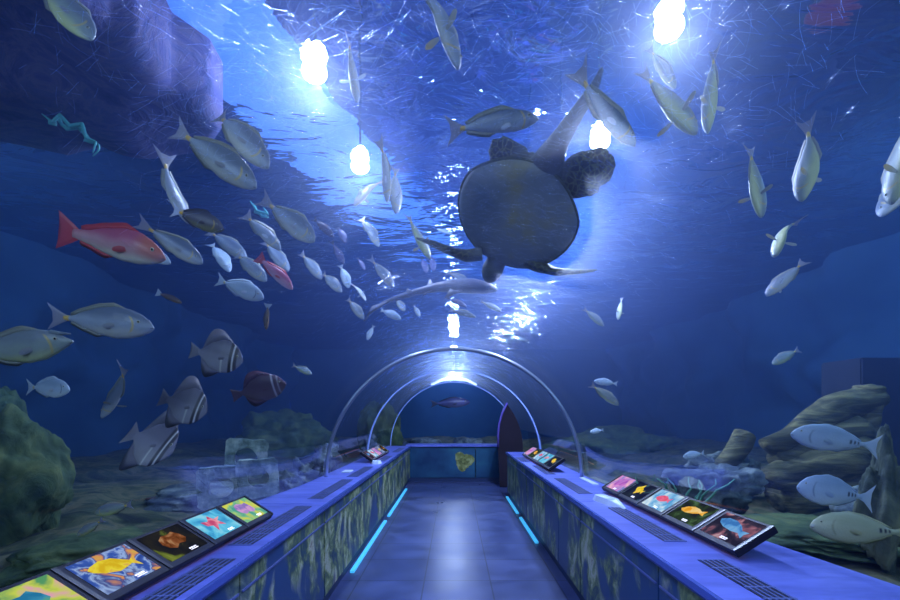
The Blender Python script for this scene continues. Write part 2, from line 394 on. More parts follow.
# dark doorway leading off to the right at the far end
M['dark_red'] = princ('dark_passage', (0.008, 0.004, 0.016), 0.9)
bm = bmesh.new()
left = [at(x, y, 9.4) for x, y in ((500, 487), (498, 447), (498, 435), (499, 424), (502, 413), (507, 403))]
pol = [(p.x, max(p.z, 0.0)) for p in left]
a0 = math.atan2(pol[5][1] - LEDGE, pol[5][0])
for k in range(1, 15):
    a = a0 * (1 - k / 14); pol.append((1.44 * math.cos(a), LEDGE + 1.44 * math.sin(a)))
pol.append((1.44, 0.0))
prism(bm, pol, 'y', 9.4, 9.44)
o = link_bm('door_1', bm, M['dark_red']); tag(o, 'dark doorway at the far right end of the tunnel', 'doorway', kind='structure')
bm = bmesh.new(); add_tube(bm, [p + Vector((0, -0.03, 0)) for p in left[1:]], 0.022, 8)
o = link_bm('trim_4', bm, princ('purple_frame', (0.10, 0.07, 0.35), 0.5), smooth=True); tag(o, **st)

# ------------------------------------------------------------------ ledges
def ledge(side, name, y0, y1, joints, label):
    s = side
    root = empty(name, (s * 1.0, y0, 0)); tag(root, label, 'ledge cabinet', 'ledge cabinets along the tunnel')
    off = Matrix.Translation(-root.location)
    def add(nm, bm, mat, smooth=False, par=root):
        o = link_bm(nm, bm, mat, par, smooth)
        if par is root: o.matrix_parent_inverse = off
        return o
    # top slab follows the glass line
    bm = bmesh.new(); ys = frange(y0 + 0.004, y1 - 0.004, 10)
    rows = []
    for y in ys:
        rows.append([bm.verts.new((s * x, y, z)) for x, z in ((0.985, LEDGE), (R(y) + 0.03, LEDGE), (R(y) + 0.03, LEDGE - 0.05), (0.985, LEDGE - 0.05))])
    for u, v in zip(rows, rows[1:]):
        for k in range(4): bm.faces.new((u[k], u[(k + 1) % 4], v[(k + 1) % 4], v[k]))
    bm.faces.new(rows[0]); bm.faces.new(rows[-1][::-1])
    add('top_slab', bm, M['deck_top'])
    bm = bmesh.new(); add_box(bm, *sorted((s * 0.965, s * 0.985)), y0 + 0.004, y1 - 0.004, LEDGE - 0.026, LEDGE + 0.004)
    add('edge_strip', bm, M['deck_edge'])
    for a, b in zip(joints, joints[1:]):
        bm = bmesh.new(); add_box(bm, *sorted((s * 1.0, s * 1.03)), a + 0.008, b - 0.008, 0.10, LEDGE - 0.05)
        add('front_panel', bm, M['mural'])
        bm = bmesh.new(); add_box(bm, *sorted((s * 0.992, s * 1.0)), a + 0.02, b - 0.02, LEDGE - 0.155, LEDGE - 0.145)
        add('panel_rail', bm, M['grille'])
    bm = bmesh.new(); add_box(bm, *sorted((s * 1.03, s * 1.06)), y0, y1, 0.0, LEDGE - 0.05)
    add('carcass', bm, M['navy'])
    return root
LL = ledge(-1, 'ledge_cabinet', -0.4, 3.47, [-0.4, 0.9, 2.1, 3.47], 'near left ledge with blue top and reef print front')
ledge(-1, 'ledge_cabinet', 3.47, 6.5, [3.47, 4.9, 6.5], 'left ledge below the steel hoop, middle of the left row')
ledge(-1, 'ledge_cabinet', 6.5, END, [6.5, 8.3, END], 'farthest left ledge, meeting the end counter')
ledge(1, 'ledge_cabinet', -0.4, 3.55, [-0.4, 0.9, 2.2, 3.55], 'near right ledge with blue top and reef print front')
ledge(1, 'ledge_cabinet', 3.55, 6.2, [3.55, 4.3, 6.2], 'right ledge below the steel hoop, middle of the right row')
ledge(1, 'ledge_cabinet', 6.2, 8.45, [6.2, 7.3, 8.45], 'farthest right ledge, beside the dark doorway')
# backing that closes the tunnel below the ledges towards the tank
for s, nm in ((-1, 'wall_under_left_ledge'), (1, 'wall_under_right_ledge')):
    bm = bmesh.new(); y1 = END if s < 0 else 8.45
    rows = []
    for y in frange(-1.5, y1, 24):
        rows.append([bm.verts.new((s * x, y, z)) for x, z in ((R(y) + 0.03, LEDGE - 0.05), (R(y) + 0.09, LEDGE - 0.05), (R(y) + 0.09, -0.22), (R(y) + 0.03, -0.22))])
    for u, v in zip(rows, rows[1:]):
        for k in range(4): bm.faces.new((u[k], u[(k + 1) % 4], v[(k + 1) % 4], v[k]))
    bm.faces.new(rows[0]); bm.faces.new(rows[-1][::-1])
    tag(link_bm(nm, bm, M['navy']), **st)
# vents let into the ledge tops
def vent(s, x, y0, y1, label, wd=0.075):
    root = empty('ledge_vent', (s * x, (y0 + y1) / 2, LEDGE)); tag(root, label, 'vent', 'vent grilles in the ledge tops')
    off = Matrix.Translation(-root.location)
    bm = bmesh.new(); add_box(bm, s * x - wd, s * x + wd, y0, y1, LEDGE - 0.002, LEDGE + 0.002)
    link_bm('backing', bm, M['black'], root).matrix_parent_inverse = off
    bm = bmesh.new(); n = 5
    for k in range(n):
        c = s * x - wd + 2 * wd * (k + 0.5) / n; add_box(bm, c - 0.0035, c + 0.0035, y0, y1, LEDGE, LEDGE + 0.006)
    m = max(3, int((y1 - y0) / 0.11))
    for k in range(m + 1):
        c = y0 + (y1 - y0) * k / m; add_box(bm, s * x - wd, s * x + wd, c - 0.006, c + 0.006, LEDGE, LEDGE + 0.005)
    link_bm('slats', bm, M['grille'], root).matrix_parent_inverse = off
for s, x, a, b, l in [
    (-1, 1.09, 1.35, 2.12, 'black slatted vent in left ledge, nearest the camera'),
    (-1, 1.12, 2.35, 3.35, 'black slatted vent beside the last screens of the near left row'),
    (-1, 1.13, 3.66, 4.75, 'black slatted vent in left ledge just before the hoop'),
    (-1, 1.13, 5.0, 5.95, 'black slatted vent in left ledge just past the hoop'),
    (-1, 1.10, 6.75, 7.6, 'dark vent beside the far left display'),
    (-1, 1.10, 8.4, 9.5, 'dark vent at the far end of the left ledge'),
    (1, 1.20, 1.1, 2.1, 'black slatted vent in right ledge, nearest the camera'),
    (1, 1.19, 2.42, 3.3, 'black slatted vent below the right display row'),
    (1, 1.14, 3.9, 4.85, 'black slatted vent in right ledge just before the hoop'),
    (1, 1.12, 5.2, 6.1, 'black slatted vent in right ledge just past the hoop'),
    (1, 1.06, 6.6, 7.3, 'dark vent beside the far right display')]:
    vent(s, x, a, b, l, 0.06)
# cyan light strips at the foot of the ledges
for s, a, b, l in [(-1, 4.3, 6.4, 'nearer cyan light strip at foot of left ledge'), (-1, 6.7, 9.2, 'farther cyan light strip at foot of left ledge'),
                   (1, 5.3, 6.6, 'nearer cyan light strip at foot of right ledge'), (1, 6.9, 8.3, 'farther cyan light strip at foot of right ledge')]:
    o = box('floor_light_strip', (*sorted((s * 0.955, s * 0.995)), a, b, 0.0, 0.02), M['cyan_led']); tag(o, l, 'light strip', 'cyan floor light strips')

# underwater lamps: housing, bezel and lit lens
M['lens'] = princ('lit_lens', (1, 1, 1), 0.3, 0, (0.75, 0.85, 1.0), 60)
def underwater_lamp(x, y, z, label, k=1.0):
    root = empty('underwater_lamp', (x, y, z)); tag(root, label, 'lamp', 'underwater lamps near the water surface')
    bm = bmesh.new(); add_tube(bm, [(0, 0, 0.13), (0, 0, 0.10), (0, 0, 0.05), (0, 0, 0.03)], [0.03 * k, 0.06 * k, 0.07 * k, 0.07 * k], 20); link_bm('housing', bm, M['black'], root)
    bm = bmesh.new(); bmesh.ops.create_uvsphere(bm, u_segments=20, v_segments=10, radius=0.078 * k); bmesh.ops.scale(bm, vec=(1, 1, 0.7), verts=bm.verts); bmesh.ops.translate(bm, vec=(0, 0, -0.03), verts=bm.verts)
    link_bm('lens', bm, M['lens'], root, True)
    bm = bmesh.new(); add_tube(bm, [(0, 0, 0.16), (0, 0, 2.3)], 0.012, 8); link_bm('hanging_rod', bm, M['black'], root)
for (x, y, e), l in zip(LAMPS, ['glaring lamp at upper left, nearer of the two left lamps', 'glaring lamp at upper left, farther of the two left lamps',
        'glaring lamp at the upper right, beyond the yellow-bellied fish', 'lamp glaring just behind the turtle tail', 'added lamp hidden behind the turtle shell for its glow, the nearer one', 'added lamp hidden behind the turtle shell for its glow, the farther one']):
    underwater_lamp(x, y, LZ, l, 1.25)
underwater_lamp(0.0, 16.6, 4.05, 'far lamp above the end of the tunnel', 1.6)
root = empty('arch_glare_tube', (0, 10.95, 2.42)); tag(root, 'glowing tube standing in for the white glare over the end window arch', 'lamp')  # added glowing tube, bent to the shape of the glare above the arch
M['arch_glare'] = princ('arch_glare_glow', (1, 1, 1), 0.3, 0, (0.45, 0.65, 1.0), 2.5)
bm = bmesh.new(); add_tube(bm, [(-.55, 0, -.16), (-.3, 0, -.04), (0, 0, 0), (.3, 0, -.04), (.55, 0, -.16)], [.02, .035, .045, .035, .02], 12); link_bm('tube', bm, M['arch_glare'], root, True)
bm = bmesh.new(); add_box(bm, -.3, .3, -.03, .03, .035, .07); link_bm('housing', bm, M['black'], root)
bm = bmesh.new(); add_tube(bm, [(0, 0, .06), (0, 0, 1.86)], .012, 8); link_bm('hanging_rod', bm, M['black'], root)
# fine scratches polished into the acrylic vault
m, nt, out = newmat('scratch_glint')
rf = N(nt, 'ShaderNodeBsdfRefraction'); rf.inputs['Roughness'].default_value = 0.25; rf.inputs['IOR'].default_value = 1.45; rf.inputs['Color'].default_value = (0.6, 0.65, 0.75, 1)
tr = N(nt, 'ShaderNodeBsdfTransparent'); mx = N(nt, 'ShaderNodeAddShader'); tr.inputs[0].default_value = (0.9, 0.9, 0.9, 1)
nt.links.new(tr.outputs[0], mx.inputs[0]); nt.links.new(rf.outputs[0], mx.inputs[1]); nt.links.new(mx.outputs[0], out.inputs[0]); M['scratch'] = m
def groove(bm, pts, w):
    rows = []
    for i, p in enumerate(pts):
        d = (pts[min(i + 1, len(pts) - 1)] - pts[max(i - 1, 0)]).normalized(); up = Vector((p.x, 0, p.z - LEDGE)).normalized(); s_ = d.cross(up).normalized()
        rows.append([bm.verts.new(p - s_ * w - up * 0 ), bm.verts.new(p - up * w * 0.9), bm.verts.new(p + s_ * w)])
    for u, v in zip(rows, rows[1:]):
        for k in (0, 1): bm.faces.new((u[k], u[k + 1], v[k + 1], v[k]))
random.seed(11)
bm = bmesh.new()
for i in range(16000):
    y = 0.6 + 4.6 * random.random() ** 1.2; a = math.radians(90 + 40 * random.uniform(-1, 1) * abs(random.uniform(0.5, 1)))
    ln = random.uniform(0.015, 0.075) * (1.6 if random.random() < 0.1 else 1); th = random.uniform(0, 2 * PI); cur = random.uniform(-9, 9)
    pts = []; n = 4; py, pa = y, a
    for k in range(n + 1):
        pts.append(arc(py, pa, None, -0.008)); py += math.cos(th) * ln / n; pa += math.sin(th) * ln / n / R(py); th += cur * ln / n
    groove(bm, pts, 0.0004)
for i in range(3500):
    y = random.uniform(5.1, 10.0); a = math.radians(random.gauss(90, 24)); ln = random.uniform(0.06, 0.22); th = random.uniform(0, 2 * PI); pts = []; py, pa = y, a
    for k in range(4):
        pts.append(arc(py, pa, None, -0.008)); py += math.cos(th) * ln / 3; pa += math.sin(th) * ln / 3 / 1.45; th += random.uniform(-.4, .4)
    groove(bm, pts, 0.0011)
o = link_bm('fine_scratches', bm, M['scratch'], None, True); tag(o, 'fine curved scratches on the acrylic overhead, glinting round the lamps', 'scratches', kind='stuff')
# ------------------------------------------------------------------ lit picture displays on the ledges
def glow_noise(name, stops, scale, strength=1.0, distort=0.6, detail=5):
    m, nt, out = newmat(name); L = nt.links.new
    tc = N(nt, 'ShaderNodeTexCoord'); n = N(nt, 'ShaderNodeTexNoise'); n.inputs['Scale'].default_value = scale; n.inputs['Detail'].default_value = detail; n.inputs['Distortion'].default_value = distort
    L(tc.outputs['Object'], n.inputs['Vector']); cr = N(nt, 'ShaderNodeValToRGB'); e = cr.color_ramp.elements
    while len(e) < len(stops): e.new(0.5)
    for el, (q, c) in zip(e, stops): el.position = q; el.color = rgba(c)
    L(n.outputs['Fac'], cr.inputs[0]); em = N(nt, 'ShaderNodeEmission'); em.inputs[1].default_value = strength; L(cr.outputs[0], em.inputs[0]); L(em.outputs[0], out.inputs[0])
    return m
M['glow_strip'] = princ('warm_glow_strip', (0.8, 0.3, 0.1), 0.5, 0, (1.0, 0.35, 0.12), 0.5)
M['caption'] = princ('lit_caption', (1, 1, 1), 0.5, 0, (0.8, 0.72, 0.8), 0.6)
FISH_PIC = [(-.5, .02), (-.42, .10), (-.2, .20), (.05, .21), (.25, .10), (.33, .05), (.5, .17), (.44, 0), (.5, -.14), (.33, -.04), (.2, -.10), (0, -.17), (-.25, -.13), (-.44, -.06)]
FLAT_PIC = [(-.5, .0), (-.35, .12), (-.1, .17), (.15, .13), (.32, .05), (.5, .10), (.46, 0), (.5, -.1), (.3, -.04), (.1, -.10), (-.2, -.12), (-.4, -.08)]
TANG_PIC = [(-.5, .02), (-.3, .18), (-.1, .42), (.0, .2), (.2, .16), (.32, .05), (.5, .15), (.45, 0), (.5, -.15), (.3, -.05), (.15, -.2), (-.05, -.4), (-.2, -.18), (-.4, -.1)]
BLOB_PIC = [(-.5, 0), (-.42, .2), (-.2, .3), (.1, .26), (.3, .32), (.45, .1), (.5, -.12), (.3, -.26), (.05, -.2), (-.2, -.32), (-.42, -.2)]
RAY_PIC = [(-.5, .22), (-.2, .12), (.05, .32), (.15, .1), (.5, .1), (.2, -.02), (.3, -.3), (.02, -.14), (-.3, -.36), (-.22, -.1), (-.45, -.02)]
def pic_mats(key, bg, fish, strength=0.85, sc_=11):
    M['bg_' + key] = glow_noise('picture_ground_' + key, bg, sc_, strength)
    M['fp_' + key] = glow_noise('picture_fish_' + key, fish, 16, strength)
def S3(a, b, c): return [(0.38, a), (0.5, b), (0.62, c)]
pic_mats('snapper', [(0.30, (.02, .05, .25)), (0.44, (.05, .12, .5)), (.5, (.35, .5, .85)), (.56, (.05, .08, .3)), (.62, (.75, .32, .12)), (.7, (.7, .45, .1))], S3((.75, .50, .02), (.9, .75, .05), (.8, .45, .1)))
pic_mats('lilac', S3((.15, .3, .7), (.75, .3, .75), (.95, .55, .65)), S3((.4, .12, .6), (.7, .2, .7), (.5, .2, .7)))
pic_mats('frog', [(.42, (.01, .012, .02)), (.55, (.02, .02, .02)), (.6, (.12, .16, .03)), (.7, (.25, .30, .05))], S3((.10, .03, .01), (.25, .08, .03), (.45, .25, .12)), 0.9, 7)
pic_mats('pinkfish', S3((.05, .35, .7), (.12, .6, .9), (.3, .75, .95)), S3((.6, .08, .2), (.85, .2, .35), (.9, .45, .5)))
pic_mats('mauve', S3((.08, .4, .35), (.25, .6, .3), (.75, .75, .1)), S3((.3, .2, .6), (.75, .4, .75), (.5, .3, .7)))
pic_mats('coral', S3((.1, .35, .15), (.6, .7, .1), (.8, .4, .5)), S3((.02, .2, .4), (.05, .3, .5), (.1, .4, .3)))
pic_mats('tang', [(.42, (.01, .015, .05)), (.58, (.02, .03, .06)), (.68, (.05, .15, .2))], S3((.9, .6, .02), (1, .8, .1), (.95, .5, .1)))
pic_mats('redfish', S3((.1, .4, .8), (.35, .65, .95), (.75, .9, 1)), S3((.85, .08, .15), (.95, .2, .35), (.8, .1, .3)))
pic_mats('orange', [(.4, (.015, .02, .03)), (.55, (.03, .06, .03)), (.68, (.1, .2, .1))], S3((.85, .35, .02), (1, .55, .1), (.95, .7, .3)))
pic_mats('bluefish', [(.4, (.02, .02, .05)), (.52, (.05, .04, .08)), (.6, (.3, .12, .18)), (.7, (.65, .45, .5))], S3((.05, .2, .55), (.12, .38, .8), (.2, .45, .8)))

def display(side, xf, y0, y1, pics, label, zf=0.865, slope=(0.19, 0.12)):
    n = len(pics); s = side
    root = empty('display_panel', (s * xf, (y0 + y1) / 2, zf)); tag(root, label, 'display panel', 'picture displays on the ledges')
    t = math.atan2(slope[1], slope[0]); H = math.hypot(*slope)
    if s < 0: u = Vector((0, 1, 0)); v = Vector((-math.cos(t), 0, math.sin(t)))
    else: u = Vector((0, -1, 0)); v = Vector((math.cos(t), 0, math.sin(t)))
    nn = u.cross(v)
    root.matrix_world = Matrix.Translation(root.location) @ Matrix((u, v, nn)).transposed().to_4x4()
    Lh = (y1 - y0) / 2; wdt = (y1 - y0) / n
    bm = bmesh.new(); add_box(bm, -Lh, Lh, 0, H, -0.035, 0)
    bmesh.ops.bevel(bm, geom=bm.edges[:], offset=0.004, segments=1, affect='EDGES')
    link_bm('housing', bm, M['frame_dark'], root)
    for k in range(n + 1):
        bm = bmesh.new(); c = -Lh + wdt * k; c = min(max(c, -Lh + 0.01), Lh - 0.01)
        add_box(bm, c - 0.009, c + 0.009, 0.004, H - 0.004, 0, 0.004); link_bm('divider', bm, M['black'], root)
    for k in (-0.7, 0.7):
        bm = bmesh.new(); add_tube(bm, [(k * Lh, 0.09, -0.02), (k * Lh, 0.09 + 0.03, -0.085)], 0.012, 8); link_bm('foot', bm, M['black'], root)
    bm = bmesh.new(); add_box(bm, -Lh + 0.03, Lh - 0.03, 0.03, 0.05, -0.040, -0.035); link_bm('glow_strip', bm, M['glow_strip'], root)
    for k, (key, shape, fw) in enumerate(pics):
        c = -Lh + wdt * (k + 0.5); hw = wdt * 0.40; b = H * 0.14; tp = H * 0.92
        bm = bmesh.new(); add_box(bm, c - hw, c + hw, b, tp, 0, 0.003)
        scr = link_bm('screen', bm, M['bg_' + key], root)
        bm = bmesh.new(); cx, cy = c - 0.0, (b + tp) / 2 + 0.01
        ang = {0: 0.1, 1: -0.2, 2: 0.05}[k % 3]
        fl = -1 if fw < 0 else 1; W = abs(fw) * 2 * hw
        pts = [(cx + W * (x * math.cos(ang) - y * math.sin(ang)) * fl, cy + W * (x * math.sin(ang) + y * math.cos(ang)) * 0.95) for x, y in shape]
        prism(bm, pts, 'z', 0.003, 0.0042); link_bm('fish_picture', bm, M['fp_' + key], scr)
        if y0 < 4.4:
            bm = bmesh.new(); random.seed(k + 40)
            x = c + hw * 0.15
            for row, (hh, cnt) in enumerate(((0.008, 8), (0.0045, 14))):
                x = c + hw * 0.10; yy = b + 0.014 - row * 0.008
                for q in range(cnt):
                    lw = hh * random.uniform(0.45, 0.8)
                    if x + lw > c + hw * 0.95: break
                    add_box(bm, x, x + lw * 0.35, yy, yy + hh, 0.003, 0.0043)
                    if random.random() < 0.8: add_box(bm, x, x + lw, yy + hh * random.choice((0, .4, .8)), yy + hh * random.choice((0, .4, .8)) + hh * 0.2, 0.003, 0.0043)
                    if random.random() < 0.5: add_box(bm, x + lw * 0.7, x + lw, yy, yy + hh, 0.003, 0.0043)
                    x += lw + hh * 0.22
            link_bm('caption', bm, M['caption'], scr)
    return root
# left: u runs away from the camera
display(-1, 1.17, 1.17, 2.92, [('coral', BLOB_PIC, .5), ('snapper', FISH_PIC, .75), ('frog', BLOB_PIC, .55), ('pinkfish', RAY_PIC, .6), ('mauve', BLOB_PIC, .6)],
        'near left row of five fish pictures, with yellow fish and pink fish screens')
# right: u runs towards the camera
display(1, 1.31, 2.10, 4.0, [('lilac', BLOB_PIC, .6), ('tang', TANG_PIC, .5), ('redfish', FISH_PIC, .6), ('orange', FLAT_PIC, .75), ('bluefish', FLAT_PIC, .85)],
        'near right row of five fish pictures, orange fish and blue fish screens nearest')
display(-1, 1.16, 6.44, 8.1, [('bluefish', FISH_PIC, .6), ('redfish', FISH_PIC, .6), ('lilac', BLOB_PIC, .5), ('snapper', FISH_PIC, .6), ('frog', BLOB_PIC, .5)],
        'small distant row of pictures on the far left ledge', slope=(0.17, 0.12))
display(1, 1.13, 5.38, 7.46, [('lilac', FLAT_PIC, .6), ('orange', FISH_PIC, .6), ('redfish', FISH_PIC, .5), ('pinkfish', FLAT_PIC, .6), ('tang', FISH_PIC, .6)],
        'small distant row of pictures on the far right ledge', slope=(0.19, 0.13))
# frosted tray and cards lying on the ledges
def tray(name, x, y, ln, wd, rot, label):
    root = empty(name, (x, y, LEDGE)); tag(root, label, 'plastic cover'); root.rotation_euler = (0, 0, rot)
    bm = bmesh.new()
    out = [(-.5, -.32), (-.5, .32), (-.35, .5), (.1, .5), (.5, .05), (.5, -.05), (.1, -.5), (-.35, -.5)]
    lo = [bm.verts.new((ln * a, wd * b, 0.0)) for a, b in out]
    up = [bm.verts.new((ln * a * 0.86 - 0.006, wd * b * 0.8, 0.045 if a < .3 else 0.02)) for a, b in out]
    inn = [bm.verts.new((ln * a * 0.78 - 0.008, wd * b * 0.66, 0.034 if a < .3 else 0.014)) for a, b in out]
    n = len(out)
    for r0, r1 in ((lo, up), (up, inn)):
        for k in range(n): bm.faces.new((r0[k], r0[(k + 1) % n], r1[(k + 1) % n], r1[k]))
    bm.faces.new(inn); bm.faces.new(lo[::-1])
    link_bm('shell', bm, M['white_plastic'], root)
    bm = bmesh.new(); add_box(bm, -0.004, 0.004, -wd * 0.33, wd * 0.33, 0.03, 0.046); link_bm('rib', bm, M['white_plastic'], root)
    return root
tray('plastic_cover', 1.20, 3.45, 0.42, 0.11, -PI / 2 + 0.2, 'frosted white plastic cover on the near right ledge, beside the display')
tray('plastic_cover', -1.10, 6.42, 0.24, 0.13, PI / 2, 'small white plastic cover on the left ledge by the far display')
o = box('notice_card', (-1.34, -1.24, 5.35, 5.55, LEDGE, LEDGE + 0.012), M['white_plastic'], bevel=0.003); tag(o, 'small white card lying on the left ledge past the hoop', 'card')
o = box('notice_card', (1.36, 1.42, 4.4, 4.9, LEDGE, LEDGE + 0.01), M['white_plastic'], bevel=0.003); tag(o, 'narrow white card on the right ledge beyond the near display', 'card')
# ------------------------------------------------------------------ seabed, rocks, reef
def ground_h(x, y):
    v = noise.noise(Vector((x * 0.9, y * 0.7, 1.7))) * 0.16 + noise.noise(Vector((x * 2.6, y * 2.2, 5.0))) * 0.07
    return 0.56 + v + 0.05 * max(0, abs(x) - 3)
for s, nm in ((-1, 'ground_left'), (1, 'ground_right')):
    bm = bmesh.new(); nx, ny = 50, 110; rows = []
    for j in range(ny + 1):
        y = -2.45 + (END + 0.62 + 2.45) * j / ny; x0 = R(y) + 0.10; row = []
        for i in range(nx + 1):
            x = x0 + (7.98 - x0) * (i / nx) ** 1.3; row.append(bm.verts.new((s * x, y, min(ground_h(s * x, y), 0.74 if i < 3 else 9))))
        rows.append(row)
    for u, v in zip(rows, rows[1:]):
        for k in range(nx): bm.faces.new((u[k], u[k + 1], v[k + 1], v[k]))
    tag(link_bm(nm, bm, M['tank_floor'], smooth=True), kind='structure')
bm = bmesh.new(); rows = []
for j in range(41):
    y = END + 0.63 + (18.95 - END - 0.63) * j / 40
    rows.append([bm.verts.new((-7.98 + 15.96 * i / 80, y, ground_h(-7.98 + 15.96 * i / 80, y))) for i in range(81)])
for u, v in zip(rows, rows[1:]):
    for k in range(80): bm.faces.new((u[k], u[k + 1], v[k + 1], v[k]))
tag(link_bm('ground_far', bm, M['tank_floor'], smooth=True), kind='structure')

def rock(name, c, size, seed, mat, label, cat='rock', amp=0.28, freq=1.3, rot=(0, 0, 0), group=None, sub=5, crag=0.0):
    bm = bmesh.new(); bmesh.ops.create_icosphere(bm, subdivisions=sub, radius=1.0)
    sv = Vector((seed * 7.3, seed * 3.1, seed * 1.7))
    for v in bm.verts:
        d = v.co.normalized()
        h = 1 + amp * noise.noise(d * freq + sv) * 1.6 + amp * 0.5 * noise.noise(d * freq * 2.7 + sv) + amp * 0.30 * noise.noise(d * freq * 6 + sv) + amp * 0.16 * noise.noise(d * freq * 14 + sv)
        if crag: h += crag * (noise.cell(d * 2.6 + sv) - 0.5)
        v.co = Vector((d.x * size[0], d.y * size[1], d.z * size[2])) * h
    o = link_bm(name, bm, M[mat], smooth=True); o.location = c; o.rotation_euler = rot
    tag(o, label, cat, group); return o
rock('rock', (-3.36, 3.5, 0.95), (0.30, 0.32, 0.52), 2, 'rock_green', 'big mossy rock standing at the left edge, behind the near screens', amp=0.22)
rock('rock', (-4.85, 4.8, 1.15), (0.20, 0.25, 0.55), 5, 'rock_green', 'dim rock tip rising behind the mossy rock at left edge')
rock('rock', (-2.35, 2.9, 0.62), (0.35, 0.45, 0.12), 9, 'rock_green', 'low flat stone on the bed behind the near left screens')
rock('rock', (-2.75, 4.9, 0.60), (0.5, 0.5, 0.16), 31, 'rock_grey', 'low pale stone to the left of the hollow blocks')
rock('rock', (2.5, 4.3, 0.80), (0.40, 0.30, 0.24), 12, 'rock_grey', 'pale grey rock at the foot of the leaning log', crag=.15, amp=.2)
rock('rock', (3.1, 5.1, 0.86), (0.38, 0.30, 0.22), 15, 'rock_grey', 'long grey rock between the log and the big slab', crag=.15, amp=.2)
rock('rock', (3.5, 3.6, 0.72), (0.35, 0.35, 0.22), 19, 'rock_grey', 'grey boulder in front of the big tilted slab', amp=.2)
rock('rock', (2.62, 2.75, 0.95), (0.10, 0.12, 0.42), 21, 'rock', 'upright stone at the right edge between the striped-tail fish')
rock('rock', (2.75, 3.3, 0.62), (0.55, 0.6, 0.10), 22, 'rock_green', 'flat green stone on the bed under the striped-tail fish')
rock('rock', (-0.95, 13.4, 0.62), (0.55, 0.45, 0.24), 25, 'rock_grey', 'rock mound seen low in the end window, left one', amp=.2)
rock('rock', (0.35, 13.0, 0.62), (0.55, 0.45, 0.27), 27, 'rock_grey', 'rock mound seen low in the end window, middle one', amp=.2)
rock('reef', (-4.3, 11.2, 0.7), (1.2, 1.2, 0.9), 33, 'rock_green', 'dark green reef rising far behind the left glass', 'reef', amp=.3)
rock('reef', (-2.0, 12.6, 1.0), (0.55, 0.6, 0.9), 35, 'rock_green', 'yellow-green reef seen through the far left vault', 'reef', amp=.3)
rock('reef', (4.6, 12.5, 0.5), (1.6, 1.5, 0.6), 37, 'rock_green', 'low dim reef far behind the right glass', 'reef', amp=.3)
# big tilted slab with a knobbly upright, and the leaning log
sl = empty('sunken_wreck', at(825, 470, 4.6)); tag(sl, 'large weathered slab and upright stump in the tank at right', 'sunken timber')
off = Matrix.Translation(-sl.location)
def limb(name, pts, rads, seed, mat, parent=None, squash=1.0, n=20):
    bm = bmesh.new(); P = []; Rr = []
    for i in range(len(pts) - 1):
        for k in range(8):
            t = k / 8; P.append(Vector(pts[i]).lerp(Vector(pts[i + 1]), t)); Rr.append(rads[i] * (1 - t) + rads[i + 1] * t)
    P.append(Vector(pts[-1])); Rr.append(rads[-1])
    add_tube(bm, P, Rr, n)
    for v in bm.verts:
        q = v.co * 4 + Vector((seed, seed, seed)); v.co += Vector((noise.noise(q), noise.noise(q + Vector((9, 0, 0))), noise.noise(q + Vector((0, 9, 0))))) * 0.11 * sum(Rr) / len(Rr) * 3
    return link_bm(name, bm, M[mat], parent, True)
D0 = 4.6
for nm, pts, rads, sd in [
    ('upper_plank', [at(768, 446, D0), at(800, 430, D0), at(850, 402, D0 + .1), at(876, 396, D0 + .1)], [.10, .13, .15, .12], 1),
    ('stump', [at(870, 388, D0 + .1), at(868, 410, D0 + .1), at(862, 440, D0 + .1), at(866, 505, D0 + .1)], [.13, .10, .15, .2], 2),
    ('middle_plank', [at(775, 462, D0), at(815, 448, D0), at(862, 428, D0)], [.12, .20, .15], 3),
    ('lower_plank', [at(765, 478, D0 - .1), at(810, 470, D0 - .1), at(862, 455, D0 - .1)], [.12, .22, .2], 4),
    ('base', [at(780, 500, D0), at(825, 492, D0), at(870, 485, D0)], [.2, .26, .26], 5)]:
    o = limb(nm, pts, rads, sd, 'wood', sl); o.matrix_parent_inverse = off
o = limb('leaning_log', [at(746, 434, 5.0), at(734, 452, 5.0), at(716, 482, 5.0)], [.11, .12, .14], 8, 'wood'); tag(o, 'leaning mossy log stub behind the grey rocks at right', 'log')
o = box('tank_pillar', (5.7, 6.6, 6.3, 7.0, 0.5, 2.32), princ('pillar_dark', (0.02, 0.025, 0.04), 0.8), bevel=0.02); tag(o, 'dark square pillar in the tank near the right edge', 'pillar')
# hollow mossy blocks
def hollow_block(c, sz, rot, label):
    bm = bmesh.new(); n = 32; rr = sz * 0.27; F_ = []; th = sz * 0.30
    for y in (-th / 2, th / 2):
        sq, ci = [], []
        for k in range(n):
            a = 2 * PI * (k + 0.5) / n; cx, sx = math.cos(a), math.sin(a); m = max(abs(cx), abs(sx))
            sq.append(bm.verts.new((cx / m * sz / 2, y, sx / m * sz / 2))); ci.append(bm.verts.new((cx * rr, y, sx * rr)))
        F_.append((sq, ci))
    (a0, b0), (a1, b1) = F_
    for k in range(n):
        j = (k + 1) % n
        bm.faces.new((a0[k], a0[j], b0[j], b0[k])); bm.faces.new((a1[k], b1[k], b1[j], a1[j]))
        bm.faces.new((a0[k], a1[k], a1[j], a0[j])); bm.faces.new((b0[k], b0[j], b1[j], b1[k]))
    bmesh.ops.subdivide_edges(bm, edges=bm.edges[:], cuts=1)
    for v in bm.verts:
        q = v.co * 9 + Vector(c) * 3; v.co += Vector((noise.noise(q), 0.5 * noise.noise(q + Vector((5, 0, 0))), noise.noise(q + Vector((0, 5, 0))))) * 0.016
    o = link_bm('hollow_block', bm, M['block'], None, False); o.location = c; o.rotation_euler = rot
    tag(o, label, 'block', 'hollow blocks stacked outside the left glass')
hollow_block(at(246, 458, 4.3), 0.36, (0.0, 0.06, 0.45), 'hollow mossy block at the top of the stack')
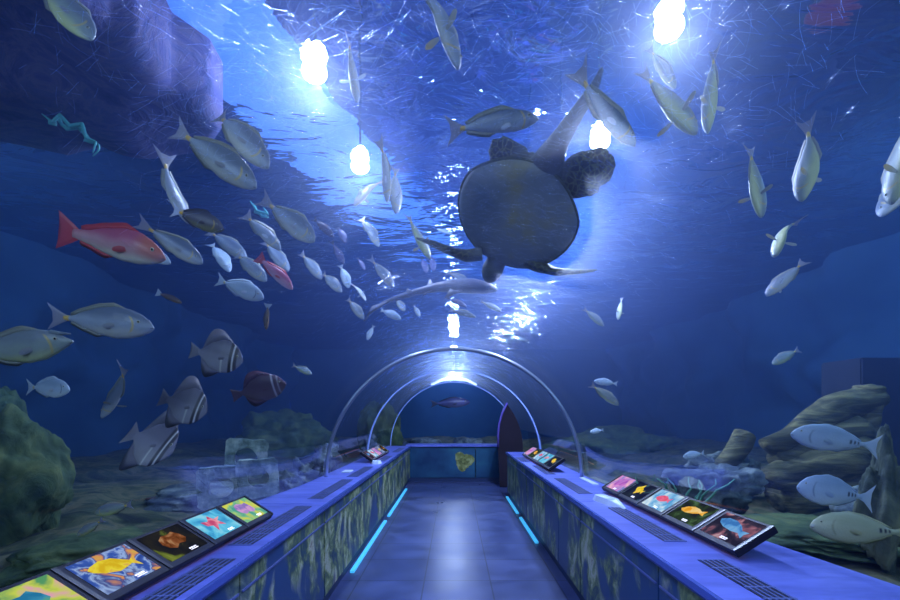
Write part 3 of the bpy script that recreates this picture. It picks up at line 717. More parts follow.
hollow_block(at(221, 487, 4.15), 0.38, (0.0, -0.05, 0.40), 'hollow mossy block at the left of the stack, above the screens')
hollow_block(at(258, 478, 4.05), 0.34, (0.0, -0.05, 0.42), 'hollow mossy block in the middle right of the stack')
hollow_block(at(258, 499, 4.15), 0.26, (0.0, 0.04, 0.40), 'lowest hollow mossy block, half hidden by the ledge edge')
for (px, py, D, r), l in zip([(287, 484, 4.6, .11), (327, 458, 6.0, .16), (327, 470, 6.9, .16), (300, 478, 5.4, .16)],
        ['small pale coral right of the hollow blocks', 'pale coral knob just behind the hoop foot', 'pale mound of coral past the hoop foot', 'pale coral mound between blocks and hoop']):
    p = at(px, py, D); rock('coral_head', (p.x, p.y, p.z), (r, r, r * 1.1), px, 'rock_grey', l, 'coral', amp=.4, freq=2.4, sub=4)
# solid shape standing in for distorted purplish reflections at upper left
M['shelf'] = noisy('purple_reflection_tones', [(0.3, (0.02, 0.03, 0.10)), (0.45, (0.05, 0.05, 0.16)), (0.52, (0.10, 0.085, 0.17)), (0.58, (0.05, 0.06, 0.17)), (0.7, (0.07, 0.06, 0.15))], 1.9, 5, 0.9, 0.5, (1, 1, 1), 3.5)
def at_z(px, py, z):
    return at(px, py, (z - CAMZ) * F / (VY - py))
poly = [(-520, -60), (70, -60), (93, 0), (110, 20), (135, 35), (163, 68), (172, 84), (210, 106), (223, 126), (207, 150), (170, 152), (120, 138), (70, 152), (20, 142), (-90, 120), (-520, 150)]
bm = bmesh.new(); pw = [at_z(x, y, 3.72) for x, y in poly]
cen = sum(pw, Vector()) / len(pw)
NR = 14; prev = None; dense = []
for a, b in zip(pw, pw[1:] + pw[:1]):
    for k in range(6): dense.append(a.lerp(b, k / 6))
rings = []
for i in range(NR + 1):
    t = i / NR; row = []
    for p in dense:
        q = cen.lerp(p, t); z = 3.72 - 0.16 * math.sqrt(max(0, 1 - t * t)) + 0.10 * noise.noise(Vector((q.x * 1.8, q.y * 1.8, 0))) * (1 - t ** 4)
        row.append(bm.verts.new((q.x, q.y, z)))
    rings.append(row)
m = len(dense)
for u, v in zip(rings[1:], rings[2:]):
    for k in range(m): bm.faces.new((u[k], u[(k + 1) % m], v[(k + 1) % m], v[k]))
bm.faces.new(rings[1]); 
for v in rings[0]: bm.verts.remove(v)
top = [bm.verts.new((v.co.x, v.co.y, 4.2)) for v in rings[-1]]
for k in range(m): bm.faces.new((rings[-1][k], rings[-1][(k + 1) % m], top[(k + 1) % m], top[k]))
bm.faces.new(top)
tag(link_bm('reflection_shelf', bm, M['shelf'], smooth=True), 'purplish solid shape standing in for reflections in the surface at the upper left', 'reflection shape')
# wavy teal reflections, built as solid strands
M['teal'] = princ('teal_reflection', (0.05, 0.30, 0.30), 0.5)
def reflection_curl(pts, D, r, label, n=3):
    root = empty('teal_reflection', at(pts[0][0], pts[0][1], D)); tag(root, label, 'seaweed'); off = Matrix.Translation(-root.location)
    for q in range(n):
        random.seed(int(pts[0][0]) + q); P = []
        for i in range(len(pts) - 1):
            for k in range(5):
                t = k / 5; x = pts[i][0] * (1 - t) + pts[i + 1][0] * t; y = pts[i][1] * (1 - t) + pts[i + 1][1] * t
                P.append(at(x + 4 * q * math.sin(i + k * .6 + q), y + 3 * q, D + 0.05 * q))
        bm = bmesh.new(); add_tube(bm, P, [r * (0.4 + math.sin(PI * (i + .5) / len(P))) for i in range(len(P))], 8)
        link_bm('reflection_strand', bm, M['teal'], root, True).matrix_parent_inverse = off
reflection_curl([(42, 114), (52, 122), (60, 115), (70, 126), (82, 124), (86, 138), (96, 142), (92, 156)], 2.9, 0.009, 'wavy teal reflection built as strands, below the purplish one', 2)
reflection_curl([(250, 201), (257, 211), (268, 214), (262, 206)], 4.6, 0.010, 'small teal reflection built as a curl among the fish at left', 2)
M['weed'] = princ('green_weed', (0.10, 0.35, 0.22), 0.6)
root = empty('weed_tuft', at(684, 505, 3.5)); tag(root, 'green branching weed tuft behind the near right screens', 'seaweed'); off = Matrix.Translation(-root.location)
random.seed(3)
for k in range(9):
    a = random.uniform(-1, 1); b = root.location + Vector((a * 0.12, random.uniform(-.1, .1), -0.02))
    P = [b + Vector((a * 0.05 * i + 0.02 * math.sin(i * 2 + k), 0.02 * math.cos(i + k), 0.045 * i)) for i in range(6)]
    bm = bmesh.new(); add_tube(bm, P, [.011, .010, .009, .008, .006, .003], 6); link_bm('branch', bm, M['weed'], root, True).matrix_parent_inverse = off
# red lit lamp above the water, upper right
p = Vector((3.38, 4.0, 4.95)); root = empty('red_lamp', p); tag(root, 'small red lamp above the water at the upper right corner', 'lamp')
M['red'] = princ('red_lamp_glow', (0.25, 0.01, 0.01), 0.4, 0, (1.0, 0.06, 0.02), 0.10)
bm = bmesh.new(); bmesh.ops.create_uvsphere(bm, u_segments=20, v_segments=12, radius=0.22); bmesh.ops.scale(bm, vec=(1, 1, .45), verts=bm.verts); link_bm('lens', bm, M['red'], root, True)
bm = bmesh.new(); add_tube(bm, [(0, 0, .02), (0, 0, .14)], [.24, .12], 20); link_bm('shade', bm, M['black'], root)
bm = bmesh.new(); add_tube(bm, [(0, 0, .14), (0, 0, 1.35)], .012, 8); link_bm('rod', bm, M['black'], root)
# ------------------------------------------------------------------ fish
def lerp_prof(tab, x):
    for a, b in zip(tab, tab[1:]):
        if a[0] <= x <= b[0]:
            t = (x - a[0]) / (b[0] - a[0]); t = t * t * (3 - 2 * t) * 0.35 + t * 0.65
            return [a[i] * (1 - t) + b[i] * t for i in (1, 2, 3)]
    return list(tab[-1][1:]) if x > tab[-1][0] else list(tab[0][1:])
# profiles: x, top, bottom, half width   (nose at +0.5, tail root at -0.30)
OVAL = [(-.34, .022, -.022, .012), (-.26, .030, -.030, .02), (-.15, .085, -.08, .036), (0.0, .140, -.13, .054), (.15, .160, -.15, .064), (.28, .145, -.135, .062), (.38, .110, -.105, .05), (.45, .062, -.07, .034), (.485, .025, -.045, .02), (.5, .0, -.025, .006)]
SLIM = [(-.34, .020, -.018, .012), (-.25, .026, -.024, .02), (-.1, .075, -.055, .038), (.1, .105, -.08, .052), (.25, .100, -.085, .054), (.36, .078, -.07, .045), (.44, .045, -.045, .032), (.485, .015, -.025, .018), (.5, -.002, -.012, .006)]
SNAP = [(-.32, .04, -.035, .018), (-.22, .055, -.05, .026), (-.05, .105, -.09, .05), (.12, .14, -.115, .066), (.26, .135, -.11, .066), (.36, .10, -.09, .055), (.44, .055, -.065, .038), (.485, .012, -.04, .022), (.5, -.008, -.025, .008)]
BAT = [(-.30, .05, -.05, .012), (-.22, .11, -.11, .022), (-.08, .23, -.22, .04), (.10, .30, -.28, .055), (.25, .285, -.26, .058), (.36, .22, -.20, .05), (.44, .13, -.12, .036), (.48, .05, -.06, .02), (.495, .01, -.03, .006)]
HORN = [(-.34, .022, -.022, .012), (-.25, .03, -.03, .022), (-.1, .095, -.09, .042), (.08, .125, -.125, .055), (.22, .125, -.115, .058), (.32, .105, -.085, .05), (.40, .065, -.055, .036), (.46, .028, -.03, .024), (.5, .004, -.012, .01)]

def fish_mat(name, back, flank, belly, marks=(), zs=(-0.10, 0.09), rough=0.38, gill=None):
    m, nt, out = newmat(name); L = nt.links.new
    p = N(nt, 'ShaderNodeBsdfPrincipled'); L(p.outputs[0], out.inputs[0]); p.inputs['Roughness'].default_value = rough; p.inputs['Specular IOR Level'].default_value = 0.4
    tc = N(nt, 'ShaderNodeTexCoord'); sp = N(nt, 'ShaderNodeSeparateXYZ'); L(tc.outputs['Object'], sp.inputs[0])
    nz = N(nt, 'ShaderNodeTexNoise'); nz.inputs['Scale'].default_value = 7; nz.inputs['Detail'].default_value = 5; L(tc.outputs['Object'], nz.inputs['Vector'])
    def mr(src, a, b, c=0.0, d=1.0):
        n = N(nt, 'ShaderNodeMapRange'); n.interpolation_type = 'SMOOTHSTEP'
        for k, v in zip(('From Min', 'From Max', 'To Min', 'To Max'), (a, b, c, d)): n.inputs[k].default_value = v
        L(src, n.inputs[0]); return n.outputs[0]
    def mix(f, a, b):
        n = N(nt, 'ShaderNodeMixRGB')
        for i, v in ((0, f), (1, a), (2, b)):
            if hasattr(v, 'links') or hasattr(v, 'is_linked'): L(v, n.inputs[i])
            elif i == 0: n.inputs[0].default_value = v
            else: n.inputs[i].default_value = rgba(v)
        return n.outputs[0]
    def math_(op, a, b):
        n = N(nt, 'ShaderNodeMath', operation=op)
        for i, v in ((0, a), (1, b)):
            if hasattr(v, 'is_linked'): L(v, n.inputs[i])
            else: n.inputs[i].default_value = v
        return n.outputs[0]
    zz = math_('ADD', sp.outputs[2], math_('MULTIPLY', math_('SUBTRACT', nz.outputs['Fac'], 0.5), 0.08))
    col = mix(mr(zz, zs[0], (zs[0] + zs[1]) / 2), belly, flank)
    col = mix(mr(zz, (zs[0] + zs[1]) / 2, zs[1]), col, back)
    for x0, x1, z0, z1, c in marks:
        e = 0.012 if x1 - x0 < .15 else 0.07
        f = math_('MULTIPLY', math_('MULTIPLY', mr(sp.outputs[0], x0 - e, x0 + e), mr(sp.outputs[0], x1 - e, x1 + e, 1, 0)), math_('MULTIPLY', mr(sp.outputs[2], z0 - e, z0 + e), mr(sp.outputs[2], z1 - e, z1 + e, 1, 0)))
        col = mix(f, col, c)
    if gill:
        # curved gill cover edge
        xx = math_('ADD', sp.outputs[0], math_('MULTIPLY', math_('MULTIPLY', sp.outputs[2], sp.outputs[2]), 6.0))
        f = math_('MULTIPLY', mr(xx, gill[0] - .012, gill[0]), mr(xx, gill[0] + .008, gill[0] + .022, 1, 0))
        f = math_('MULTIPLY', f, 0.75); f2 = math_('MULTIPLY', f, mr(math_('ABSOLUTE', sp.outputs[2], 0), .06, .09, 1, 0)); col = mix(f2, col, gill[1])
    L(col, p.inputs['Base Color'])
    b = N(nt, 'ShaderNodeBump'); b.inputs['Strength'].default_value = 0.15; b.inputs['Distance'].default_value = 0.01
    n2 = N(nt, 'ShaderNodeTexNoise'); n2.inputs['Scale'].default_value = 45; L(tc.outputs['Object'], n2.inputs['Vector']); L(n2.outputs['Fac'], b.inputs['Height']); L(b.outputs[0], p.inputs['Normal'])
    return m
def fin_mat(name, root_c, tip_c, axis=0, a=-.30, b=-.5, rough=0.45):
    m, nt, out = newmat(name); L = nt.links.new
    p = N(nt, 'ShaderNodeBsdfPrincipled'); p.inputs['Roughness'].default_value = rough
    tr = N(nt, 'ShaderNodeBsdfTranslucent'); mx = N(nt, 'ShaderNodeMixShader'); mx.inputs[0].default_value = 0.35
    tc = N(nt, 'ShaderNodeTexCoord'); sp = N(nt, 'ShaderNodeSeparateXYZ'); L(tc.outputs['Object'], sp.inputs[0])
    r = N(nt, 'ShaderNodeMapRange'); r.inputs['From Min'].default_value = a; r.inputs['From Max'].default_value = b; L(sp.outputs[axis], r.inputs[0])
    c = N(nt, 'ShaderNodeMixRGB'); c.inputs[1].default_value = rgba(root_c); c.inputs[2].default_value = rgba(tip_c); L(r.outputs[0], c.inputs[0])
    L(c.outputs[0], p.inputs['Base Color']); L(c.outputs[0], tr.inputs[0]); L(p.outputs[0], mx.inputs[1]); L(tr.outputs[0], mx.inputs[2]); L(mx.outputs[0], out.inputs[0])
    return m
EYE = princ('fish_eye', (0.01, 0.01, 0.01), 0.1); EYE_RING = princ('fish_eye_ring', (0.5, 0.5, 0.35), 0.3); LIP = princ('fish_lip', (0.12, 0.12, 0.14), 0.5)

def plate(name, outline, th, mat, parent, bend):
    """Thin fin in the XZ plane: rim thinner than the middle."""
    bm = bmesh.new(); n = len(outline)
    cx = sum(p[0] for p in outline) / n; cz = sum(p[1] for p in outline) / n
    rim = [bm.verts.new((x, 0, z)) for x, z in outline]
    for s in (1, -1):
        inner = [bm.verts.new((cx + (x - cx) * .75, s * th, cz + (z - cz) * .75)) for x, z in outline]
        for k in range(n): bm.faces.new((rim[k], rim[(k + 1) % n], inner[(k + 1) % n], inner[k]))
        bm.faces.new(inner)
    bmesh.ops.triangulate(bm, faces=[f for f in bm.faces if len(f.verts) > 4])
    for v in bm.verts: v.co.y += bend(v.co.x)
    return link_bm(name, bm, mat, parent, False)

SPECIES = {}
def make_fish(key, kind, prof, mats, tail='fork', fins=(.045, .04), pect='fold', bend=0.0, eye=(.385, .035, .016), horn=False):
    body_m, fin_m, tail_m, pec_m = mats
    root = empty(kind); C.objects.unlink(root)
    B = lambda x: bend * max(0.0, 0.1 - x) ** 2 * 2.2
    bm = bmesh.new(); n = 20; nx = 36; rings = []
    xs = [-.34 + .84 * (i / nx) for i in range(nx + 1)]; xs[-1] = .4995
    for x in xs:
        t, b, w = lerp_prof(prof, x); cz = (t + b) / 2; hz = max((t - b) / 2, .003); w = max(w, .003); ring = []
        for k in range(n):
            a = 2 * PI * k / n; c, s = math.cos(a), math.sin(a)
            ring.append(bm.verts.new((x, B(x) + w * c * (1 - .22 * abs(s) ** 2), cz + hz * s)))
        rings.append(ring)
    for u, v in zip(rings, rings[1:]):
        for k in range(n): bm.faces.new((u[k], u[(k + 1) % n], v[(k + 1) % n], v[k]))
    bm.faces.new(rings[0]); bm.faces.new(rings[-1][::-1])
    parts = [link_bm('body', bm, body_m, root, True)]
    t0 = lerp_prof(prof, -.31); h0 = t0[0]
    if tail == 'fork':
        ol = [(-.29, h0 * .8), (-.36, .05), (-.45, .105), (-.5, .135), (-.455, .065), (-.415, 0.0), (-.455, -.065), (-.5, -.135), (-.45, -.105), (-.36, -.05), (-.29, -h0 * .8)]
    elif tail == 'moon':
        ol = [(-.30, h0 * .8), (-.38, .05), (-.47, .12), (-.505, .15), (-.47, .07), (-.45, 0), (-.47, -.07), (-.505, -.15), (-.47, -.12), (-.38, -.05), (-.30, -h0 * .8)]
    elif tail == 'lobe':
        ol = [(-.28, h0 * .8), (-.34, .07), (-.45, .13), (-.49, .15), (-.475, .07), (-.46, 0), (-.475, -.07), (-.49, -.15), (-.45, -.13), (-.34, -.07), (-.28, -h0 * .8)]
    parts.append(plate('tail_fin', ol, .006, tail_m, root, B))
    def ridge(sgn, x0, x1, h, nm, shape=None):
        up = []; lo = []
        for k in range(13):
            t = k / 12; x = x0 + (x1 - x0) * t; pr = lerp_prof(prof, x); base = (pr[0] if sgn > 0 else pr[1]) * .93
            hh = h * (shape(t) if shape else (min(1, t * 4) * (1 - .3 * t) if t < .92 else .45))
            up.append((x - (.05 * shape(t) if shape else .012), base + sgn * (hh + .006))); lo.append((x, base))
        bm = bmesh.new(); rows = []
        for (ax, az), (bx, bz) in zip(lo, up):
            rows.append([bm.verts.new((ax, B(ax) + .005, az)), bm.verts.new((bx, B(bx), bz)), bm.verts.new((ax, B(ax) - .005, az))])
        for u, v in zip(rows, rows[1:]):
            for i in (0, 1): bm.faces.new((u[i], u[i + 1], v[i + 1], v[i]))
            bm.faces.new((u[2], u[0], v[0], v[2]))
        bm.faces.new(rows[0]); bm.faces.new(rows[-1][::-1])
        parts.append(link_bm(nm, bm, fin_m, root, True))
    if prof is BAT:
        sh = lambda t: math.sin(PI * min(1, t * 1.02)) ** .8 * (.35 + .9 * t) if t < 1 else 0.02
        ridge(1, .30, -.26, fins[0], 'dorsal_fin', sh); ridge(-1, .12, -.26, fins[1], 'anal_fin', sh)
    else:
        ridge(1, .27, -.27, fins[0], 'dorsal_fin'); ridge(-1, .05, -.27, fins[1], 'anal_fin')
    for s in (1, -1):
        pr = lerp_prof(prof, .20)
        ang = 0.22 if pect == 'fold' else 1.35
        bm = bmesh.new(); base = Vector((.20, s * pr[2] * .86 + B(.2), -.02 if pect == 'fold' else -.05))
        dv = Vector((-math.cos(ang), s * math.sin(ang), -.18 if pect == 'fold' else -.10)).normalized(); wv = Vector((.30, 0, .95)).normalized() if pect == 'fold' else Vector((.92, .25 * s, .35)).normalized()
        nv = dv.cross(wv).normalized(); Lp = .12 if pect == 'fold' else .15
        rim = []
        for (a, b) in [(0, .012), (.3, .024), (.7, .032), (1.0, .018), (1.05, 0), (.9, -.018), (.5, -.022), (.2, -.016), (0, -.010)]:
            rim.append(base + dv * Lp * a + wv * b)
        cc = sum(rim, Vector()) / len(rim); rv = [bm.verts.new(p) for p in rim]
        for q in (1, -1):
            c = bm.verts.new(cc + nv * .004 * q)
            for k in range(len(rv)): bm.faces.new((rv[k], rv[(k + 1) % len(rv)], c))
        parts.append(link_bm('pectoral_fin', bm, pec_m, root, False))
        pe = lerp_prof(prof, eye[0]); bm = bmesh.new(); bmesh.ops.create_uvsphere(bm, u_segments=12, v_segments=8, radius=eye[2])
        bmesh.ops.scale(bm, vec=(1, .45, 1), verts=bm.verts); bmesh.ops.translate(bm, vec=(eye[0], s * pe[2] * .90, eye[1]), verts=bm.verts)
        e = link_bm('eye', bm, EYE_RING, root, True); parts.append(e)
        bm = bmesh.new(); bmesh.ops.create_uvsphere(bm, u_segments=10, v_segments=6, radius=eye[2] * .62)
        bmesh.ops.scale(bm, vec=(1, .5, 1), verts=bm.verts); bmesh.ops.translate(bm, vec=(eye[0] + .001, s * (pe[2] * .90 + eye[2] * .25), eye[1]), verts=bm.verts)
        link_bm('pupil', bm, EYE, e, True)
    pm = lerp_prof(prof, .488); bm = bmesh.new(); zc = (pm[0] + pm[1]) / 2 - .006
    add_tube(bm, [(.478, -pm[2] * 1.02, zc - .004), (.492, -pm[2] * .6, zc), (.4985, 0, zc + .002), (.492, pm[2] * .6, zc), (.478, pm[2] * 1.02, zc - .004)], .004, 6)
    parts.append(link_bm('mouth', bm, LIP, root, True))
    if horn:
        bm = bmesh.new(); add_tube(bm, [(.34, 0, .085), (.42, 0, .068), (.50, 0, .055)], [.022, .014, .005], 10); parts.append(link_bm('horn', bm, body_m, root, True))
    for o in list(root.children):
        for g in list(o.children): C.objects.unlink(g)
        C.objects.unlink(o)
    SPECIES[key] = root
    return root
def copy_fish(src, name=None):
    r = src.copy(); C.objects.link(r)
    for ch in src.children:
        c = ch.copy(); C.objects.link(c); c.parent = r
        for g in ch.children:
            d = g.copy(); C.objects.link(d); d.parent = c
    return r

YEL = (.60, .45, .12)
m_grey = fish_mat('grey_fish_skin', (.13, .17, .23), (.30, .36, .42), (.46, .48, .42), [(-.36, -.285, -.1, .1, (.65, .42, .08))], gill=(.335, YEL))
m_green = fish_mat('olive_fish_skin', (.18, .22, .24), (.28, .34, .30), (.50, .55, .24), [(-.36, -.285, -.1, .1, (.65, .5, .08))], gill=(.335, YEL))
m_pale = fish_mat('pale_fish_skin', (.30, .40, .50), (.46, .58, .66), (.58, .66, .66), [(-.36, -.30, -.1, .1, (.6, .5, .2))], gill=(.345, (.12, .16, .25)))
m_dark = fish_mat('dark_fish_skin', (.05, .055, .09), (.09, .09, .12), (.17, .17, .08), [(-.36, -.27, -.1, .1, (.75, .45, .03))], gill=(.34, (.5, .35, .05)))
m_dusk = fish_mat('dusky_fish_skin', (.05, .05, .13), (.08, .08, .20), (.11, .11, .22))
m_saw = fish_mat('slate_fish_skin', (.30, .42, .55), (.42, .55, .66), (.50, .60, .66), [(-.155, -.128, -.018, .028, (.02, .03, .05)), (-.205, -.18, -.015, .024, (.02, .03, .05)), (-.25, -.228, -.012, .020, (.02, .03, .05))], gill=(.325, (.2, .28, .38)))
m_sawy = fish_mat('olive_slate_fish_skin', (.38, .42, .26), (.46, .50, .32), (.50, .52, .36), [(-.155, -.128, -.018, .028, (.02, .03, .05)), (-.205, -.18, -.015, .024, (.02, .03, .05)), (-.25, -.228, -.012, .020, (.02, .03, .05))], gill=(.325, (.3, .32, .2)))
m_snap = fish_mat('red_fish_skin', (.40, .08, .14), (.50, .27, .27), (.66, .60, .42), [(.28, .6, -.02, .2, (.50, .13, .09))], zs=(-.09, .07))
m_pinks = fish_mat('pink_fish_skin', (.5, .12, .22), (.62, .28, .38), (.66, .45, .55), zs=(-.09, .07))
m_bat = fish_mat('batfish_skin', (.15, .15, .19), (.22, .22, .26), (.26, .26, .28), [(.26, .315, -.4, .4, (.03, .03, .04)), (.315, .345, -.4, .4, (.62, .62, .58)), (.345, .40, -.4, .4, (.05, .05, .06)), (.12, .15, -.28, -.03, (.5, .5, .45))])
m_batd = fish_mat('dark_batfish_skin', (.07, .04, .07), (.10, .06, .09), (.12, .08, .10), [(.27, .30, -.4, .4, (.45, .42, .42)), (.36, .385, -.4, .4, (.30, .28, .30))])
m_brown = fish_mat('brown_fish_skin', (.05, .04, .04), (.14, .09, .05), (.30, .18, .05))
f_grey = fin_mat('grey_fin', (.36, .38, .40), (.30, .33, .40)); f_tail = fin_mat('grey_tail', (.34, .34, .36), (.28, .30, .42))
f_yel = fin_mat('yellow_edge_fin', (.31, .33, .27), (.28, .32, .38)); f_pec = fin_mat('pectoral_yellow', (.46, .47, .40), (.62, .50, .20), 1, 0.08, 0.2)
f_pecw = fin_mat('pectoral_white', (.65, .70, .75), (.70, .75, .80)); f_pale = fin_mat('pale_fin', (.45, .55, .62), (.5, .58, .64)); f_dark = fin_mat('dark_fin', (.05, .05, .08), (.07, .07, .12))
f_red = fin_mat('red_fin', (.55, .06, .07), (.45, .05, .10)); f_bat = fin_mat('bat_fin', (.20, .20, .24), (.26, .26, .30)); f_batd = fin_mat('dark_bat_fin', (.12, .06, .10), (.16, .09, .13)); f_whitet = fin_mat('white_tail', (.45, .50, .6), (.6, .66, .75))
f_saw = fin_mat('slate_fin', (.42, .55, .66), (.60, .68, .74)); f_ol = fin_mat('olive_fin', (.50, .52, .30), (.50, .52, .34))
for sfx, bend in (('', .0), ('_l', .3), ('_r', -.3)):
    make_fish('grey' + sfx, 'surgeonfish', OVAL, (m_grey, f_yel, f_tail, f_grey), 'fork', bend=bend)
    make_fish('greybelly' + sfx, 'surgeonfish', OVAL, (m_grey, f_yel, f_tail, f_pecw), 'fork', pect='out', bend=bend)
    make_fish('slim' + sfx, 'unicornfish', SLIM, (m_grey, f_yel, f_tail, f_pecw), 'fork', bend=bend)
    make_fish('greenbelly' + sfx, 'surgeonfish', OVAL, (m_green, f_yel, f_tail, f_pec), 'fork', pect='out', bend=bend)
    make_fish('pale' + sfx, 'surgeonfish', OVAL, (m_pale, f_pale, f_pale, f_pecw), 'fork', bend=bend)
    make_fish('dusk' + sfx, 'damselfish', OVAL, (m_dusk, f_dark, f_dark, f_dark), 'fork', bend=bend)
make_fish('slimbelly', 'unicornfish', SLIM, (m_grey, f_yel, f_tail, f_pec), 'fork', pect='out', bend=.3)
make_fish('green', 'surgeonfish', OVAL, (m_green, f_yel, f_tail, f_grey), 'fork')
make_fish('dark', 'surgeonfish', OVAL, (m_dark, f_dark, f_whitet, f_dark), 'fork', eye=(.385, .03, .014))
make_fish('horn', 'unicornfish', HORN, (m_green, f_yel, f_tail, f_grey), 'fork', horn=True)
make_fish('saw', 'sawtail_surgeonfish', OVAL, (m_saw, f_saw, f_saw, f_saw), 'moon', fins=(.02, .018), eye=(.42, .045, .011))
make_fish('sawy', 'sawtail_surgeonfish', OVAL, (m_sawy, f_ol, f_ol, f_ol), 'moon', fins=(.02, .018), eye=(.42, .045, .011))
make_fish('snap', 'snapper', SNAP, (m_snap, f_red, f_red, f_red), 'lobe', fins=(.05, .04), eye=(.40, .03, .017))
make_fish('pink', 'snapper', SNAP, (m_pinks, f_red, f_red, f_red), 'lobe', fins=(.05, .04), eye=(.40, .03, .017))
make_fish('bat', 'batfish', BAT, (m_bat, f_bat, f_bat, f_bat), 'lobe', fins=(.26, .24), eye=(.40, .06, .022))
make_fish('batd', 'batfish', BAT, (m_batd, f_batd, f_batd, f_batd), 'lobe', fins=(.20, .18), eye=(.40, .06, .022))
make_fish('brown', 'wrasse', SLIM, (m_brown, f_dark, f_pale, f_dark), 'lobe', fins=(.03, .03))

def d_clear(px, py, extra):
    D = 0.8
    while D < 16:
        p = at(px, py, D)
        if math.hypot(p.x, p.z - LEDGE) > R(D) + extra: return D
        D += 0.03
    return D
def put(key, tail, head, label, Lt=.40, roll=0, toward=0, dsign=0, deep=1.0, width=1.0, D=None, group=None):
    """Tail and head as seen in the photo; the fish gets a real length and a distance outside the glass."""
    px = math.hypot(head[0] - tail[0], head[1] - tail[1]); th = math.radians(toward)
    Dm = D or max(d_clear(*head, .16), d_clear(*tail, .16), Lt * math.cos(th) * F / px)
    dd = 0.0
    for _ in range(12):
        H = at(*head, Dm - dd / 2); T = at(*tail, Dm + dd / 2); dd = (H - T).length * math.sin(th)
    H = at(*head, Dm - dd / 2); T = at(*tail, Dm + dd / 2); Ln = (H - T).length
    r = copy_fish(SPECIES[key]); f = (H - T).normalized(); mid = (H + T) / 2
    v = (mid - Vector((0, 0, CAMZ))).normalized(); p = f.cross(v).normalized()
    if (p.z < 0) != (dsign < 0): p = -p
    ro = math.radians(roll); vp = (v - f * f.dot(v)).normalized(); u = (p * math.cos(ro) + vp * math.sin(ro)).normalized()
    y = u.cross(f).normalized(); u = f.cross(y)
    r.matrix_world = Matrix.Translation(mid) @ Matrix((f, y, u)).transposed().to_4x4() @ Matrix.Diagonal((Ln, Ln * width, Ln * deep, 1))
    tag(r, label, 'fish', group); r['length_m'] = round(Ln, 3)
    if Ln > .75 or Ln < .1: print('LEN', label, round(Ln, 2), round(Dm, 2))
    return r
SH = 'shoal of surgeonfish at upper left'; SM = 'small fish high over the tunnel'; RT = 'fish on the right side'
put('green', (34, -26), (93, 40), 'olive fish cut off by the top edge at the far left', roll=20, deep=1.1, D=2.25, group=SH)
put('grey_l', (208, 100), (269, 168), 'grey fish against the light band, uppermost of the left shoal', roll=10, deep=.95, group=SH)
put('grey', (173, 127), (257, 187), 'grey-green fish with yellow gill mark just below the uppermost one', deep=.92, Lt=.45, group=SH)
put('slim_r', (154, 160), (189, 224), 'thin silvery fish diving behind the dark yellow-tailed fish', roll=55, deep=1.4, group=SH)
put('dark', (171, 209), (224, 229), 'dark fish with a yellow tail root above the red snapper', deep=1.05, Lt=.35, D=2.1, group=SH)
put('grey_r', (146, 227), (203, 263), 'grey fish right behind the red snapper head', deep=.9, group=SH)
put('grey', (207, 230), (247, 258), 'faded grey fish below the dark yellow-tailed fish', deep=.95, D=4.4, group=SH)
put('pale_l', (210, 238), (230, 272), 'small pale fish diving, below the dark yellow-tailed fish', deep=1.05, roll=20, group=SH)
put('grey_l', (231, 250), (267, 281), 'grey fish left of the small pink snapper', deep=.95, group=SH)
put('pink', (257, 256), (293, 289), 'small pink snapper with a red tail in the shoal', deep=.95, Lt=.35)
put('pale', (216, 279), (264, 298), 'pale blue fish below the shoal, left of centre', deep=1.1, group=SH)
put('slim', (243, 213), (281, 250), 'slender grey fish above the small pink snapper', deep=1.25, roll=15, group=SH)
put('grey', (263, 240), (289, 271), 'dim fish tucked behind the small pink snapper', D=5.2, group=SH)
put('grey_r', (266, 202), (315, 241), 'broad grey fish with yellow flank in the middle of the shoal', deep=1.15, group=SH)
put('dusk', (313, 218), (334, 237), 'small dark violet fish left of a similar one, below the light band', deep=.85, Lt=.22, group=SM)
put('dusk_l', (337, 225), (346, 243), 'tiny dark violet fish pointing down, below the light band', deep=1.1, Lt=.22, group=SM)
put('dusk_r', (332, 242), (344, 264), 'small dark fish diving above the green reflection', deep=.9, Lt=.24, group=SM)
put('grey', (300, 252), (322, 279), 'grey fish diving at the right end of the shoal', deep=.95, group=SH)
put('grey_l', (320, 271), (342, 292), 'grey fish lowest at the right end of the shoal', deep=1.05, Lt=.33, group=SH)
put('pale', (340, 264), (349, 288), 'small pale fish pointing down beside the lowest grey one', deep=1.1, Lt=.28, group=SH)
put('dusk', (357, 257), (365, 270), 'tiny black fish by the orange glints', Lt=.18, group=SM)
put('grey_r', (371, 259), (394, 287), 'grey fish diving in mid-picture, left of the shark', deep=.85, group=SM)
put('greybelly_l', (353, 280), (366, 301), 'small fish with white side fins left of the shark tail', Lt=.28, roll=60, group=SM)
put('grey', (347, 298), (364, 319), 'small grey fish just left of the shark tail tip', Lt=.28, group=SM)
put('pale_l', (379, 309), (401, 319), 'small mauve fish just below the shark tail', Lt=.28, group=SM)
put('grey', (395, 298), (405, 311), 'tiny grey fish under the shark tail', Lt=.22, deep=1.3, group=SM)
put('grey_l', (413, 304), (420, 317), 'tiny grey fish turned down under the shark body', Lt=.22, group=SM)
put('pale', (374, 325), (367, 340), 'tiny silver fish below the shark tail tip', Lt=.2, group=SM)
put('slim_l', (360, 213), (379, 247), 'grey fish diving over the light band, above the shark', deep=1.25, roll=20, group=SM)
put('greenbelly', (407, 214), (430, 259), 'fish with yellow-white belly left of the turtle', roll=60, width=1.1, group=SM)
put('dusk_l', (421, 256), (427, 273), 'dark fish silhouette at the turtle left flipper, left one', Lt=.24, deep=1.1, group=SM)
put('dusk_r', (430, 254), (434, 271), 'dark fish silhouette at the turtle left flipper, right one', Lt=.24, deep=1.2, group=SM)
put('slim', (446, 271), (472, 284), 'slender fish under the turtle, above the shark head', Lt=.3, group=SM)
